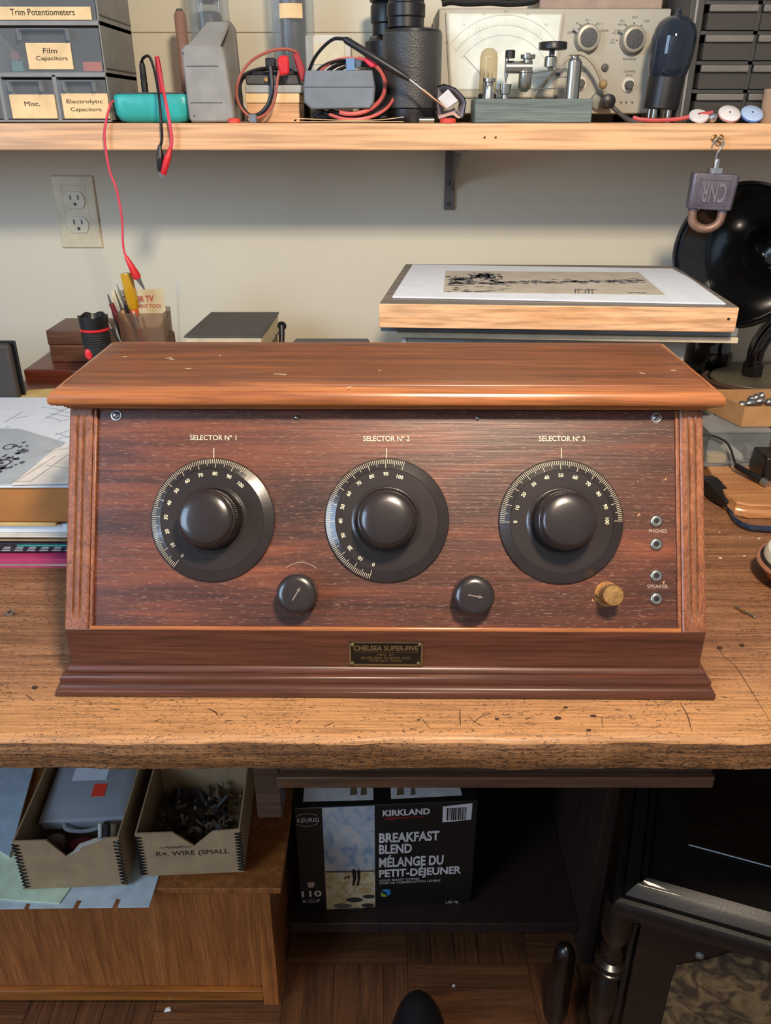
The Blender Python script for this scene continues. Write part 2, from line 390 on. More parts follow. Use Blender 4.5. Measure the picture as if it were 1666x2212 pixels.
# scratches, cracks and stains in the top
M_scr = plain('dark_scratch', '3a2416', .8)
def scratch(name, pts, w):
    P3 = spline([Pz(u, v, DESK+.0001) for u, v in pts], 4); rs = []
    for i, p in enumerate(P3):
        d = (P3[min(i+1, len(P3)-1)]-P3[max(i-1, 0)]).normalized(); n_ = Vector((-d.y, d.x, 0))*w*(.4+.6*sin(pi*i/(len(P3)-1)))
        rs.append([p-n_-Vector((0, 0, .0006)), p+n_-Vector((0, 0, .0006)), p+n_, p-n_])
    part(name, MB().rings(rs), M_scr, t, smooth=False)
for pts, w in (([(1547, 1385), (1562, 1415), (1590, 1440), (1625, 1495), (1665, 1560)], .0004), ([(1470, 1518), (1485, 1545), (1495, 1580)], .0005), ([(993, 1532), (995, 1568)], .0005), ([(1010, 1545), (1030, 1562), (1048, 1568)], .0004), ([(1020, 1564), (1040, 1548), (1062, 1540)], .0004), ([(448, 1530), (465, 1538), (470, 1546)], .0007), ([(60, 1340), (90, 1330), (110, 1345)], .0003), ([(55, 1500), (75, 1515)], .0005), ([(640, 1562), (650, 1555)], .0006), ([(700, 1570), (722, 1560)], .0005), ([(905, 1545), (930, 1575)], .0003), ([(1300, 1548), (1302, 1572)], .0003), ([(1135, 1555), (1148, 1549)], .0005), ([(330, 1560), (350, 1552)], .0004), ([(520, 1545), (538, 1552)], .0004), ([(1360, 1545), (1366, 1550)], .0006)):
    scratch('scratch', pts, w)
def stain(u, v, ru, rv, m=M_scr):
    random.seed(int(u)); q = [Pz(u+ru*(1+random.uniform(-.25, .25))*cos(2*pi*i/12), v+rv*(1+random.uniform(-.25, .25))*sin(2*pi*i/12), DESK+.00015) for i in range(12)]
    part('stain', MB().rings([[p-Vector((0, 0, .0008)) for p in q], q]), m, t, smooth=False)
for s_ in ((75, 1485, 7, 4), (1555, 1400, 8, 4), (1604, 1394, 6, 4), (1222, 1528, 5, 2.5), (1205, 1551, 8, 4), (1282, 1546, 8, 3), (1272, 1577, 6, 3), (1074, 1553, 5, 2.5), (905, 1555, 4, 2)): stain(*s_)
M_dust = plain('pale_fleck', 'c8beb4', .8)
for s_ in ((1557, 1205, 4, 2), (1608, 1201, 4, 1.5), (1555, 1150, 2, 1.5), (1640, 1163, 3, 1.5), (1598, 1160, 2, 1)): stain(*s_, m=M_dust)
for xx in (-1.5, 1.5):
    mb = MB().box(xx-.03, xx+.03, .60, .66, 0, DESK-.034); part('leg', mb, M_oakdark, t, bevel=.002)
    mb = MB().box(xx-.03, xx+.03, 1.36, 1.42, 0, DESK-.034); part('leg', mb, M_oakdark, t, bevel=.002)

# ------------------------------------------------------------------ the radio
MR = T(-.001, .588, DESK) @ Rz(-R(.5))
def mr(p): return MR @ Vector(p)
radio = thing('table_radio', 'antique mahogany table radio with sloping front panel and three large dials on the workbench', 'radio', (-.001, .588, DESK), -R(.5))
HW = .286
def MBr(): return MB()
mb = MB().moulding(-HW, HW, .014, .255, [(.010, 0), (.010, .0018), (.014, .0019), (.014, .0066), (.0136, .0074), (.0120, .0082), (.0104, .0096), (.0094, .0114), (.0090, .0132), (.0096, .0146), (.0098, .0164), (.0092, .0184), (.0078, .0202), (.0060, .0214), (.0052, .0214), (.0050, .0202), (.0044, .0202), (.0042, .0226), (.0036, .0238), (.0022, .0254), (.0006, .0268), (-.004, .0268)], MR)
part('base_moulding', mb, M_apron, radio, angle=50)
mb = MB().box(-HW, HW, .014, .030, .0268, .0655, MR); part('apron', mb, M_apron, radio, bevel=.0008)
mb = MB().moulding(-HW, HW, .1065, .255, [(-.014, .2408), (.0005, .2408), (.001, .2424), (.0025, .2428), (.003, .2446), (.0048, .2450), (.0075, .2454), (.0080, .2464), (.0105, .2469), (.0122, .2492), (.0126, .2520), (.0118, .2550), (.0098, .2580), (.0068, .2604), (.0035, .2618), (.0015, .2622)], MR, cap1=False)
part('lid_edge', mb, M_nose, radio, angle=50)
mb = MB().moulding(-HW, HW, .1065, .255, [(.0030, .2600), (.0014, .2610), (.0013, .2627), (.0004, .2634), (-.0006, .2628), (-.0014, .2628), (-.0020, .2636), (-.003, .2638), (-.02, .2638)], MR)
part('lid', mb, M_lid, radio, angle=50)
for s in (-1, 1):
    poly = [(.0302, .0268), (.0302, .0655), (.1235, .2375), (.250, .2375), (.250, .0268)]
    x0, x1 = (s*HW, s*(HW-.012)) if s > 0 else (-HW, -HW+.012)
    a, b = min(x0, x1), max(x0, x1)
    mb = MB().rings([[(a, y, z) for y, z in poly], [(b, y, z) for y, z in poly]], MR)
    part('side_panel', mb, M_apron, radio, bevel=.0006)
mb = MB().box(-HW+.012, HW-.012, .238, .250, .0268, .2375, MR); part('back_panel', mb, M_apron, radio)
# panel plane
def dirR(v): return (MR.to_3x3() @ Vector(v)).normalized()
yd = dirR((0, .4841, .8749)); xd = dirR((1, 0, 0))
PL0 = Plane(mr((0, .014, .0655)), xd, yd)                 # face of the posts
REC = .0045
PL = Plane(PL0.o - PL0.n*REC, xd, yd)                     # face of the panel
LEN = .1988
mb = MB().box(-HW+.021, HW-.021, 0.0, LEN, -.006, 0, PL.M); panel = part('front_panel', mb, M_panel, radio)
mb = MB().box(-HW, HW, LEN-.004, LEN+.004, -.012, -.0055, PL0.M); part('top_rail', mb, M_apron, radio)
# ledge at the foot of the panel
mb = MB().box(-HW+.0215, HW-.0215, -.001, .0030, 0, .0045, PL.M); part('lower_bead', mb, M_nose, radio, bevel=.0012)
for s in (-1, 1):
    # post with two flutes
    xo = [0, .0012, .0062, .0072, .0080, .0090, .0120, .0130, .0138, .0148, .0196, .0208]
    dep = [.0008, 0, 0, .0022, .0022, 0, 0, .0022, .0022, 0, 0, .0008]
    ys = [0, .009, .014, .020, LEN-.016, LEN-.010, LEN-.006, LEN+.006]
    kk = [0, 0, .5, 1, 1, .5, 0, 0]
    mb = MB(); n = len(xo); vs = []; fs = []; mi = []
    for j, y in enumerate(ys):
        for i, x in enumerate(xo):
            xx = s*(HW-x); d = dep[i]*(kk[j] if 0 < i < n-1 else 1)
            if 0 < i < n-1 and kk[j] == .5: d = dep[i]*.6
            vs.append((xx, y, -d))
    for j in range(len(ys)-1):
        for i in range(n-1):
            fs.append((j*n+i, j*n+i+1, (j+1)*n+i+1, (j+1)*n+i))
            mi.append(1 if (dep[i] > .002 and dep[i+1] > .002 and 1 < j < 5) else 0)
    b = len(vs)
    for j, y in enumerate(ys):
        vs.append((s*HW, y, -.016)); vs.append((s*(HW-.0208), y, -.016))
    for j in range(len(ys)-1):
        fs.append((j*n, (j+1)*n, b+2*(j+1), b+2*j)); mi.append(0)
        fs.append((j*n+n-1, (j+1)*n+n-1, b+2*(j+1)+1, b+2*j+1)); mi.append(0)
        fs.append((b+2*j, b+2*j+1, b+2*j+3, b+2*j+2)); mi.append(0)
    fs.append(tuple(range(n))+(b+1, b)); mi.append(0)
    q = (len(ys)-1)*n; fs.append(tuple(q+i for i in range(n))+(b+2*len(ys)-1, b+2*len(ys)-2)); mi.append(0)
    mb.add(vs, fs, PL0.M); mb.m = mi
    part('fluted_post', mb, [M_post, M_groove], radio, angle=30)
    a, b2 = sorted((s*(HW-.0208), s*(HW-.0245)))
    mb = MB().box(a, b2, 0, LEN, -.0045, -.0015, PL0.M); part('inner_bead', mb, M_post, radio, bevel=.001)
# panel writing and index lines
for tx, u0, u1, v0, v1 in (('SELECTOR Nº 1', 411, 511, 940, 951), ('SELECTOR Nº 2', 785, 885, 942, 953), ('SELECTOR Nº 3', 1164, 1264, 942, 953)):
    part('selector_lettering', MB().ptext(tx, PL, u0, u1, v0, v1, bold=.003), M_ivory, panel, smooth=False)
for u, v0, v1 in ((462, 968, 990), (835, 968, 991), (1213, 967, 990)):
    a, b0 = PL.loc(u, v1); _, b1 = PL.loc(u, v0)
    part('index_line', MB().box(a-.0003, a+.0003, b0, b1, 0, .0003, PL.M), M_ivory, panel, smooth=False)
for tx, u0, u1, v0, v1 in (('PHONES', 1402, 1440, 1143, 1151), ('SPEAKER', 1398, 1443, 1263, 1271)):
    part('jack_lettering', MB().ptext(tx, PL, u0, u1, v0, v1), M_faded, panel, smooth=False)
M_chip = plain('bare_veneer', 'b98a5c', .7)
# chips in the veneer
mb = MB()
for u, v, l, a in ((1380, 1112, .0036, 45), (1438, 1035, .0028, 60), (1464, 996, .0030, 100), (1378, 1040, .0018, 50), (1281, 1297, .0030, 120), (1434, 1258, .0032, 75), (1212, 1322, .001, 0), (936, 1330, .001, 0), (937, 1340, .001, 40)):
    x, y = PL.loc(u, v); mb = MB()
    mb.prism([(0, -l*.5), (l*.22, -l*.1), (l*.13, l*.5), (-l*.15, l*.3), (-l*.2, -l*.2)], 0, .0002, PL.M @ T(x, y, 0) @ Rz(-R(90-a)))
    part('veneer_chip', mb, M_chip, panel, smooth=False)
# dials
def knurl(mb, r, z0, z1, M, n=90, amp=.0006, mi=0, rt=None):
    rt = r if rt is None else rt
    rs = []
    for rr, z in ((r-.0008, z0), (r, z0+.0008), (rt, z1-.0008), (rt-.0008, z1)):
        rs.append([((rr-(amp if j % 2 else 0))*cos(pi*j/n), (rr-(amp if j % 2 else 0))*sin(pi*j/n), z) for j in range(2*n)])
    mb.rings(rs, M, mi)
def dial(cu, cv, reading):
    x, y = PL.loc(cu, cv); M = PL.M @ T(x, y, 0); r = .0560
    mb = MB().lathe([(r-.002, 0), (r, .0008), (r, .0020), (r-.0008, .0028), (r-.0090, .0058), (r-.0096, .0060), (r-.0100, .0055), (.0315, .0055), (.0300, .0062), (.0290, .0062), (.0285, .0055), (0, .0055)], M, 128)
    d = part('dial', mb, M_bake, radio, angle=22)
    mb = MB(); 
    for k in range(101):
        a = R(90 + (reading-k)*1.8)
        if k % 10 == 0: r0 = r-.0094
        elif k % 5 == 0: r0 = r-.0072
        else: r0 = r-.0052
        r1 = r-.0010
        def zz(q): return .0028 + (r-.0008-q)/(.0082)*.0030
        c, s_ = cos(a), sin(a); w = .00017
        pts = [(c*r0-s_*w, s_*r0+c*w, zz(r0)+.0002), (c*r0+s_*w, s_*r0-c*w, zz(r0)+.0002), (c*r1+s_*w, s_*r1-c*w, zz(r1)+.0002), (c*r1-s_*w, s_*r1+c*w, zz(r1)+.0002)]
        low = [(p[0], p[1], p[2]-.0006) for p in pts]
        mb.rings([low, pts], M)
    part('scale_marks', mb, M_ivory, d, smooth=False)
    mb = MB()
    for k in range(0, 101, 10):
        a = (reading-k)*1.8; rr = .0415 - (.001 if k == 100 else 0)
        mb.text(str(k), M @ Rz(R(a)) @ T(0, rr, .0056), ht=.0034, bold=.02)
    part('numerals', mb, M_ivory, d, smooth=False)
    mb = MB(); knurl(mb, .0275, .0055, .0300, M, n=80, amp=.0008, rt=.0258)
    mb.lathe([(.0300, .0055), (.0298, .0066), (.0290, .0070), (.0280, .0066)], M, 64, 0, False, False)
    part('knob_skirt', mb, M_bake2, d, angle=60)
    mb = MB().lathe([(.0240, .0295), (.0240, .0325), (.0234, .0342), (.0205, .0360), (.014, .0371), (.007, .0375), (0, .0376)], M, 96)
    part('dial_knob', mb, M_bake2, d, angle=60)
for a in ((461, 1123, 78.4), (836, 1124, 90.8), (1211, 1127, 50.4)): dial(*a)
def cknob(cu, cv, ang):
    x, y = PL.loc(cu, cv); M = PL.M @ T(x, y, 0)
    mb = MB(); knurl(mb, .0182, .0006, .0196, M, n=60, amp=.0007, rt=.0178)
    mb.lathe([(.0168, .0190), (.0168, .0204), (.0160, .0214), (.011, .0222), (0, .0224)], M, 64)
    k = part('control_knob', mb, M_bake2, radio, angle=55)
    mb = MB(); A = M @ T(0, 0, .0225) @ Rz(R(ang))
    mb.box(-.0062, .0045, -.0005, .0005, -.0012, .0001, A)
    mb.prism([(.0030, -.0016), (.0072, 0), (.0030, .0016), (.0042, 0)], -.0012, .0001, A)
    part('arrow', mb, plain('arrow_glint', '7a6c60', .5) , k, smooth=False)  # paler colour stands for light catching the engraved edges
cknob(646, 1281, 60); cknob(1021, 1285, -10)
x, y = PL.loc(656, 1262)
mb = MB(); 
rs = []
for i in range(25):
    a = R(48+84*i/24); rs.append([(cos(a)*q, sin(a)*q, z) for q, z in ((.0205, 0), (.0209, 0), (.0209, .00015), (.0205, .00015))])
mb.rings(rs, PL.M @ T(PL.loc(650, 1284)[0], PL.loc(650, 1284)[1]+.008, 0)); part('rub_mark', mb, M_faded, panel, smooth=False)
# brass switch
x, y = PL.loc(1311, 1283); M = PL.M @ T(x, y, 0)
mb = MB().lathe([(.0115, 0), (.0112, .0012)], M, 24); mb.rings([[(.0105*cos(pi/3*j), .0105*sin(pi/3*j), z) for j in range(6)] for z in (.0012, .0062)], M)
mb.lathe([(.0075, .0062), (.0075, .0080)], M, 32)
mb.lathe([(.0085, .008), (.0092, .009), (.0092, .0225), (.0086, .0232), (0, .0234)], M, 40)
part('brass_switch', mb, M_brass, radio, angle=30, label='aged brass push-pull switch')
for u, v in ((1418, 1126), (1418, 1176), (1418, 1244), (1418, 1294)):
    x, y = PL.loc(u, v); M = PL.M @ T(x, y, 0)
    mb = MB().lathe([(.0058, 0), (.0058, .0006), (.0050, .0016), (.0036, .0020), (.0024, .0018), (.0022, -.003)], M, 32, 0, True, True)
    j = part('phone_jack', mb, M_nickel, radio, angle=40)
    mb = MB().lathe([(.0025, .0002), (.0025, .0012), (0, .0012)], M, 20); part('jack_hole', mb, M_black, j)
for u, v, r in ((252, 897, .0052), (641, 902, .0031), (1032, 903, .0030), (1418, 902, .0050)):
    x, y = PL.loc(u, v); M = PL.M @ T(x, y, 0)
    mb = MB()
    if r > .004: mb.lathe([(r, 0), (r*.98, .0006), (r*.8, .0009), (r*.7, .0007)], M, 28)
    mb.lathe([(r*.72, .0002), (r*.66, .0012), (r*.4, .0018), (0, .0020)], M, 24)
    s_ = part('panel_screw', mb, M_steel, radio, angle=50)
    part('screw_slot', MB().box(-r*.66, r*.66, -.0004, .0004, .0008, .00215, M @ Rz(R(50))), M_black, s_, smooth=False)
# nameplate
AP = Plane(mr((0, .014, .0268)), xd, dirR((0, 0, 1)))
a0, b0 = AP.loc(755, 1436); a1, b1 = AP.loc(914, 1386)
mb = MB().box(a0, a1, b0, b1, 0, .0009, AP.M); pn = part('nameplate', mb, M_darkmetal, radio, bevel=.0002, label='small bronze nameplate')
mb = MB(); ww = .0016
mb.box(a0, a1, b0, b0+ww, .0009, .0013, AP.M); mb.box(a0, a1, b1-ww*.7, b1, .0009, .0013, AP.M); mb.box(a0, a0+ww, b0, b1, .0009, .0013, AP.M); mb.box(a1-ww, a1, b0, b1, .0009, .0013, AP.M)
part('plate_border', mb, M_plate, pn)
mb = MB(); mb.ptext('CHELSEA SUPER-FIVE', AP, 764, 904, 1393, 1404, off=.001, bold=.03); mb.ptext('MFG. BY', AP, 816, 852, 1411, 1415, off=.001); mb.ptext('CHELSEA RADIO CO.', AP, 780, 888, 1417, 1422, off=.001); mb.ptext('CHELSEA, MASS.', AP, 797, 870, 1424, 1428, off=.001)
c0, d0 = AP.loc(765, 1407); c1, _ = AP.loc(904, 1407); mb.box(c0, c1, d0-.0001, d0+.0001, .0009, .0012, AP.M)
part('plate_lettering', mb, M_plate, pn, smooth=False)
for u, v in ((762, 1391), (907, 1391), (762, 1431), (904, 1431)):
    a, b = AP.loc(u, v); part('rivet', MB().lathe([(.0018, .0009), (.0015, .0020), (.0007, .0026), (0, .0027)], AP.M @ T(a, b, 0), 20), M_plate, pn)
# pale chips and scratches on the lid and its edge
mb = MB(); zl = DESK+.2639
for u, v, l, a in ((365, 773, .006, 20), (371, 776, .005, -10), (407, 796, .0055, -5), (475, 768, .003, 80), (605, 808, .012, -8), (1388, 806, .005, -25), (1455, 800, .005, -3), (755, 836, .004, 30), (270, 770, .004, 10), (820, 800, .002, 0)):
    p = Pz(u, v, zl); mb = MB(); mb.box(-l/2, l/2, -.00025, .00025, -.0003, .00008, T(*p) @ Rz(R(a)))
    part('lid_scratch', mb, M_ivory, radio, smooth=False)
NP = Plane(mr((0, .0945, .2490)), xd, dirR((0, .55, .83)))
mb = MB(); a, b = NP.loc(477, 852)
mb.prism([(-.0022, .0026), (.0008, .0030), (.0016, 0), (.0028, -.0030), (.0006, -.0022), (-.0010, .0006)], -.0016, .0006, NP.M @ T(a, b, 0)); part('edge_chip', mb, M_ivory, radio, smooth=False)
# ================================================================== things on the workbench, left side
def quad(pts, z): return [Pz(u, v, z) for u, v in pts]
# paper stack left of the radio: one thing per sheet or book, bottom to top
XR = P(176, 1120, .83).x
Z = DESK
def sheet(name, label, cat, th, y0, y1, x0, x1, mat, rot=0, group=None, bev=.0006, dark=None):
    global Z
    cx, cy = (x0+x1)/2, (y0+y1)/2
    M = T(cx, cy, 0) @ Rz(R(rot))
    mb = MB().box(x0-cx, x1-cx, y0-cy, y1-cy, Z, Z+th, M)
    Z += th+.0002
    return solo(name, mb, mat, label, cat, group, bevel=bev)
b = thing('paperback_book', 'magenta covered thin book at the bottom of the paper pile left of the radio', 'book', (-.52, .95, DESK))
x0, x1 = -.70, XR
part('pages', MB().box(x0+.002, x1-.002, .830, 1.08, DESK+.0008, DESK+.0085), M_page, b)
part('cover', MB().box(x0, x1, .827, 1.085, DESK+.0085, DESK+.0095).box(x0, x1, .827, 1.085, DESK, DESK+.0008), M_magenta, b, bevel=.0003)
part('cover_band', MB().box(x0, x1, .8262, .8272, DESK+.0055, DESK+.0125), M_magenta, b)
Z = DESK+.0126
mg = thing('magazine', 'dark glossy magazine with small white print, second from the bottom of the paper pile', 'magazine', (-.52, .95, Z))
part('pages', MB().box(x0, x1-.004, .842, 1.07, Z, Z+.012), M_darkmag, mg, bevel=.0008)
mfp = Plane((0, .8418, 0), (1, 0, 0), (0, 0, 1))
mgm = MB()
for i in range(9):
    for j in range(3):
        mgm.box(-.50+i*.015+j*.002, -.49+i*.015+j*.001, -.00, .0004, Z+.002+j*.0022, Z+.0028+j*.0022, T(0, .8415, 0))
part('print_lines', mgm, M_paleblue, mg, smooth=False, kind='stuff')
part('teal_strip', MB().box(-.435, x1-.006, .8412, .8418, Z+.0085, Z+.0102), M_teal, mg)
Z += .0123
for i, (th, y0, dx, rt, m, lb) in enumerate((
        (.003, .846, .0, .6, M_offwhite, 'creamy sheaf of paper lying on the dark magazine in the pile'),
        (.002, .841, .001, -.5, M_kraft, 'thin tan folder between two sheaves in the paper pile'),
        (.004, .845, -.002, .4, M_white, 'white sheaf of loose paper above the tan folder in the pile'),
        (.002, .838, -.001, -.3, M_offwhite, 'wavy off-white sheet near the middle of the paper pile'))):
    sheet('paper_sheaf', lb, 'paper', th, y0, 1.08, x0, x1+dx, m, rt, None)
sheet('paper_pad', 'pale blue-white pad of paper under the brown box in the pile', 'paper', .011, .846, 1.09, x0, x1-.001, M_white, 0)
sheet('manila_folder', 'buff card folder just beneath the brown box of the pile', 'folder', .004, .842, 1.09, x0, x1-.034, M_manila, -.6)
zb = P(80, 1052, .842).z
th = zb-Z
sheet('file_box', 'brown cardboard file box carrying the top drawings in the left pile', 'box', th, .842, 1.10, x0, x1-.003, M_brownfold, 0, bev=.002)
ztop = Z
sheet('drawing_sheet', 'large white sheet with faint pencil drawings spread on top of the left pile', 'drawing', .0012, .839, 1.165, x0, x1+.002, M_white, 0)
dz = Z
pl = Plane((0, 0, dz), (1, 0, 0), (0, 1, 0))
dr = bpy.data.objects['drawing_sheet']
def strokes(lines, z, w, mat, parent, name, kind='stuff'):
    mb = MB()
    for (u0, v0, u1, v1) in lines:
        p = Pz(u0, v0, z); q = Pz(u1, v1, z); L_ = (q-p).length; a = atan2(q.y-p.y, q.x-p.x)
        mb.box(0, L_, -w/2, w/2, 0, .0002, T(*p) @ Rz(a))
    return part(name, mb, mat, parent, smooth=False, kind=kind)
strokes([(10, 912, 48, 890), (30, 905, 60, 898), (95, 905, 150, 880), (100, 900, 130, 908), (105, 893, 150, 900), (120, 885, 150, 892), (125, 912, 152, 905), (90, 880, 140, 885), (118, 940, 150, 930), (126, 948, 152, 942), (120, 935, 150, 945), (10, 925, 22, 921)], dz, .0007, plain('pencil', '7b8692', .8), dr, 'pencil_lines')
# photograph print and the folded sheets on it
q = quad([(-90, 1048), (20, 1046), (140, 955), (40, 926), (-90, 925)], dz+.0012)
ph = solo('photo_print', MB().slab(q, .001), plain('print_grey', 'a9b2ba', .35, var=.04), 'grey photographic print with a dark machine shape on top of the drawings', 'photograph')
# dark machine shape in the print
mb = MB()
random.seed(21)
for k_ in range(46):
    t_ = random.random(); u = -10+70*t_+random.gauss(0, 5); v = 1012-46*t_+random.gauss(0, 9)
    p = Pz(u, v, dz+.0013); k = random.uniform(.001, .0034)
    mb.prism([(k*cos(2*pi*i/9)*(1+.25*sin(i*2.3+k_)), k*1.3*sin(2*pi*i/9)*(1+.2*cos(i*3.1))) for i in range(9)], 0, .0002, T(*p))
for cu_, cv_, rr in ((20, 965, .0075), (52, 975, .005), (8, 1000, .0085)):
    p = Pz(cu_, cv_, dz+.0014); rs = [[(q*cos(2*pi*i/20), q*1.3*sin(2*pi*i/20), z) for i in range(20)] for q, z in ((rr, 0), (rr, .0002), (rr*.75, .0002), (rr*.75, 0))]
    mb.rings(rs, T(*p), 0, False, False)
part('machine_picture', mb, plain('print_dark', '454a54', .4), ph, smooth=False, kind='stuff')
q = quad([(25, 1046), (152, 1042), (157, 962), (120, 968)], dz+.0030)
fs_ = solo('folded_drawing', MB().slab(q, .0014), plain('cream_sheet', 'd9d4cc', .8), 'cream folded drawing lying across the photographic print near the radio', 'drawing')
strokes([(35, 1040, 120, 985), (66, 1040, 150, 980), (30, 1041, 66, 1040), (90, 975, 150, 968), (100, 1005, 148, 1012)], dz+.0031, .0007, plain('pencil_b', '8d8a86', .8), fs_, 'pencil_lines')
q = quad([(45, 880), (130, 868), (182, 866), (160, 838), (60, 843)], .93)
# redwood stepped case behind the pile
cs = thing('wooden_case', 'low reddish-brown stepped wooden case behind the paper pile', 'case', (-.62, 1.3, DESK))
zt = .962; q0 = Pz(50, 808, zt); q0.y = 1.275
part('upper_step', MB().box(q0.x-.01, -.395, q0.y-.01, 1.43, DESK, zt), M_red, cs, bevel=.003)
zt2 = .945; 
part('lower_step', MB().box(P(-60, 850, 1.19).x, -.395, 1.185, 1.264, DESK, .9455), M_red, cs, bevel=.003)
q = quad([(35, 872), (160, 868), (170, 840), (62, 842)], DESK+.0762)
solo('manila_envelope', MB().slab([tuple(Pz(30, 868, .9475)), (-.41, 1.19, .9475), (-.41, 1.235, .9475), tuple(Pz(62, 842, .9475))], .0015), M_manila, 'yellowish envelope on the step of the reddish wooden case', 'envelope')
# small wooden box
z0 = zt+.0003; p = P(112, 795, 1.31); zz = P(112, 752, 1.31).z
bx = thing('wooden_box', 'small dark wooden lidded box behind the black flashlight', 'box', (P(160, 790, 1.33).x, 1.35, z0))
zbox0 = z0; hh = .052
part('box_body', MB().box(P(112, 780, 1.31).x, P(222, 780, 1.31).x, 1.31, 1.40, z0, z0+hh*.55), M_redbox, bx, bevel=.001)
part('box_lid', MB().box(P(111, 780, 1.31).x, P(222, 780, 1.31).x, 1.309, 1.401, z0+hh*.55+.0004, z0+hh), M_redbox, bx, bevel=.001)
# black speaker-like box far left
bk = thing('black_case', 'dark brown-grey upright case at the far left edge against the wall', 'case', (-.78, 1.22, DESK))
part('case_body', MB().box(-1.1, P(30, 790, 1.17).x, 1.1865-.02, 1.18, DESK, P(0, 742, 1.17).z), plain('brown_grey', '3a3431', .6), bk, bevel=.006)
part('case_side', MB().box(-1.1, P(36, 790, 1.17).x, 1.1803, 1.184, DESK, P(0, 740, 1.17).z), M_black, bk, bevel=.002)
# flashlight
D = 1.155; c = P(203, 700, D); ft = P(196, 772, D)
fl = thing('flashlight', 'black ribbed flashlight with a red ring standing beside the wooden box', 'flashlight', (c.x, D, DESK))
Mf = T(c.x, D, 0) @ Ry(R(0))
zt = P(203, 681, D).z; kf = 1/1640
part('body', MB().lathe([(.013, DESK), (.0135, DESK+.02), (.0140, zt-.070), (.0155, zt-.056), (.0188, zt-.042), (.0192, zt-.022)], Mf, 40), M_blackrub, fl, angle=30)
mb = MB()
for i in range(5): mb.lathe([(.0195, zt-.040+i*.0032), (.0202, zt-.039+i*.0032), (.0195, zt-.038+i*.0032)], Mf, 40)
part('grip_ribs', mb, M_blackrub, fl)
part('red_ring', MB().lathe([(.0198, zt-.0210), (.0204, zt-.0202), (.0204, zt-.0178), (.0198, zt-.0172)], Mf, 40), M_redp, fl)
ring = []
for z, r in ((zt-.017, .0196), (zt-.012, .0200), (zt-.004, .0206), (zt, .0204)):
    ring.append([(r*cos(2*pi*j/48), r*sin(2*pi*j/48), z+(.0015*sin(6*2*pi*j/48) if z == zt else 0)) for j in range(48)])
for z, r in ((zt-.001, .0180), (zt-.010, .0140)): ring.append([(r*cos(2*pi*j/48), r*sin(2*pi*j/48), z) for j in range(48)])
part('head', MB().rings(ring, Mf), M_black, fl, angle=50)
a = P(190, 762, D-.017); part('red_button', MB().ball((0,0,0), .0065, T(a.x, D-.0150, zt-.052) , 10, 0, (.85, .5, 1.25)), M_redp, fl)
# tool cup and its tools
D = 1.22; xc = P(315, 700, D).x; zc = DESK
cup = thing('tool_cup', 'tinted clear plastic cup holding pencils and alignment tools', 'cup', (xc, D, DESK))
M_cupp = glass('tinted_cup', '8a6f5c', .62, .12)
ztc = P(315, 672, D).z
rs = [[(xc+sx*(.030+.004*t)*1.0, D+sy*(.024), DESK+.002+(ztc-DESK)*t) for sx, sy in ((-1,-1), (1,-1), (1,1), (-1,1))] for t in (0, .33, .66, 1)]
part('cup_wall', MB().rings(rs, None, 0, True, False), M_cupp, cup, bevel=.002)
part('cup_foot', MB().box(xc-.031, xc+.031, D-.025, D+.025, DESK, DESK+.0019), M_cupp, cup)
# card
CP_ = Plane(P(262, 690, D+.019), (1, 0, .03), (0, .08, 1))
a0, b0 = CP_.loc(256, 745); a1, b1 = CP_.loc(352, 627)
cd = thing('tool_card', 'cream card printed COLOR TV in red standing in the tool cup', 'card', tuple(P(305, 700, D+.019)))
M_tan = plain('card_tan', 'cfbf98', .7)
part('card', MB().box(a0, a1, b0-.05, b1, -.0008, 0, CP_.M), M_tan, cd)
part('card_title', MB().ptext('COLOR TV', CP_, 262, 331, 640, 654, bold=.02), plain('red_print', 'b8463c', .7), cd, smooth=False)
part('card_line', MB().ptext('ALIGNMENT TOOL', CP_, 266, 349, 659, 667, bold=.01), plain('red_print_b', 'b8564a', .7), cd, smooth=False)
def stick(name, label, cat, p0, p1, r, mat, tip=None, group=None, n=8):
    p = Vector(p0); q = Vector(p1)
    if tip is None: return solo(name, MB().cyl(p, q, r, r, n), mat, label, cat, group)
    t = thing(name, label, cat, tuple(p), 0, group)
    m = p.lerp(q, .88 if tip[0] != 'brush' else .80)
    part('shaft', MB().cyl(p, m, r, r*.95, n), mat, t)
    part('tip' if tip[0] != 'brush' else 'bristles', MB().cyl(m, q, r*.9, r*.3, n), tip[1], t)
    return t
def cupstick(u0, v0, u1, v1, D0, D1): return P(u0, v0, D0), P(u1, v1, D1)
zz = DESK+.004
def base_of(p, q):     # extend the stick down to the cup floor
    p, q = Vector(p), Vector(q); d = (p-q)
    t = (zz-q.z)/d.z; e = q+d*t
    e.x = max(min(e.x, xc+.024), xc-.024); e.y = max(min(e.y, D+.018), D-.018); return e
sp = [(222, 672, 258, 732, 1.20, M_blackrub, ('tip', M_steel), 'thin_brush', 'dark thin brush at the far left of the tool cup', .0022),
      (233, 636, 262, 725, 1.21, M_blackrub, ('tip', M_dgray), 'crayon_holder', 'black tipped dark red rod leaning left in the tool cup', .0034),
      (248, 628, 285, 728, 1.222, M_pine, ('tip', M_dgray), 'wooden_pencil', 'bare wood pencil with dark end leaning in the tool cup', .0026),
      (252, 614, 288, 700, 1.236, M_dgray, ('tip', M_steel), 'metal_scriber', 'dark steel scriber, tallest of the left leaning rods in the tool cup', .0024)]
for u0, v0, u1, v1, DD, m, tp, nm, lb, r in sp:
    q = P(u0, v0, DD); p = base_of(P(u1, v1, DD), q)
    stick(nm, lb, 'pencil' if 'pencil' in nm else 'tool', p, q, r, m, tp)
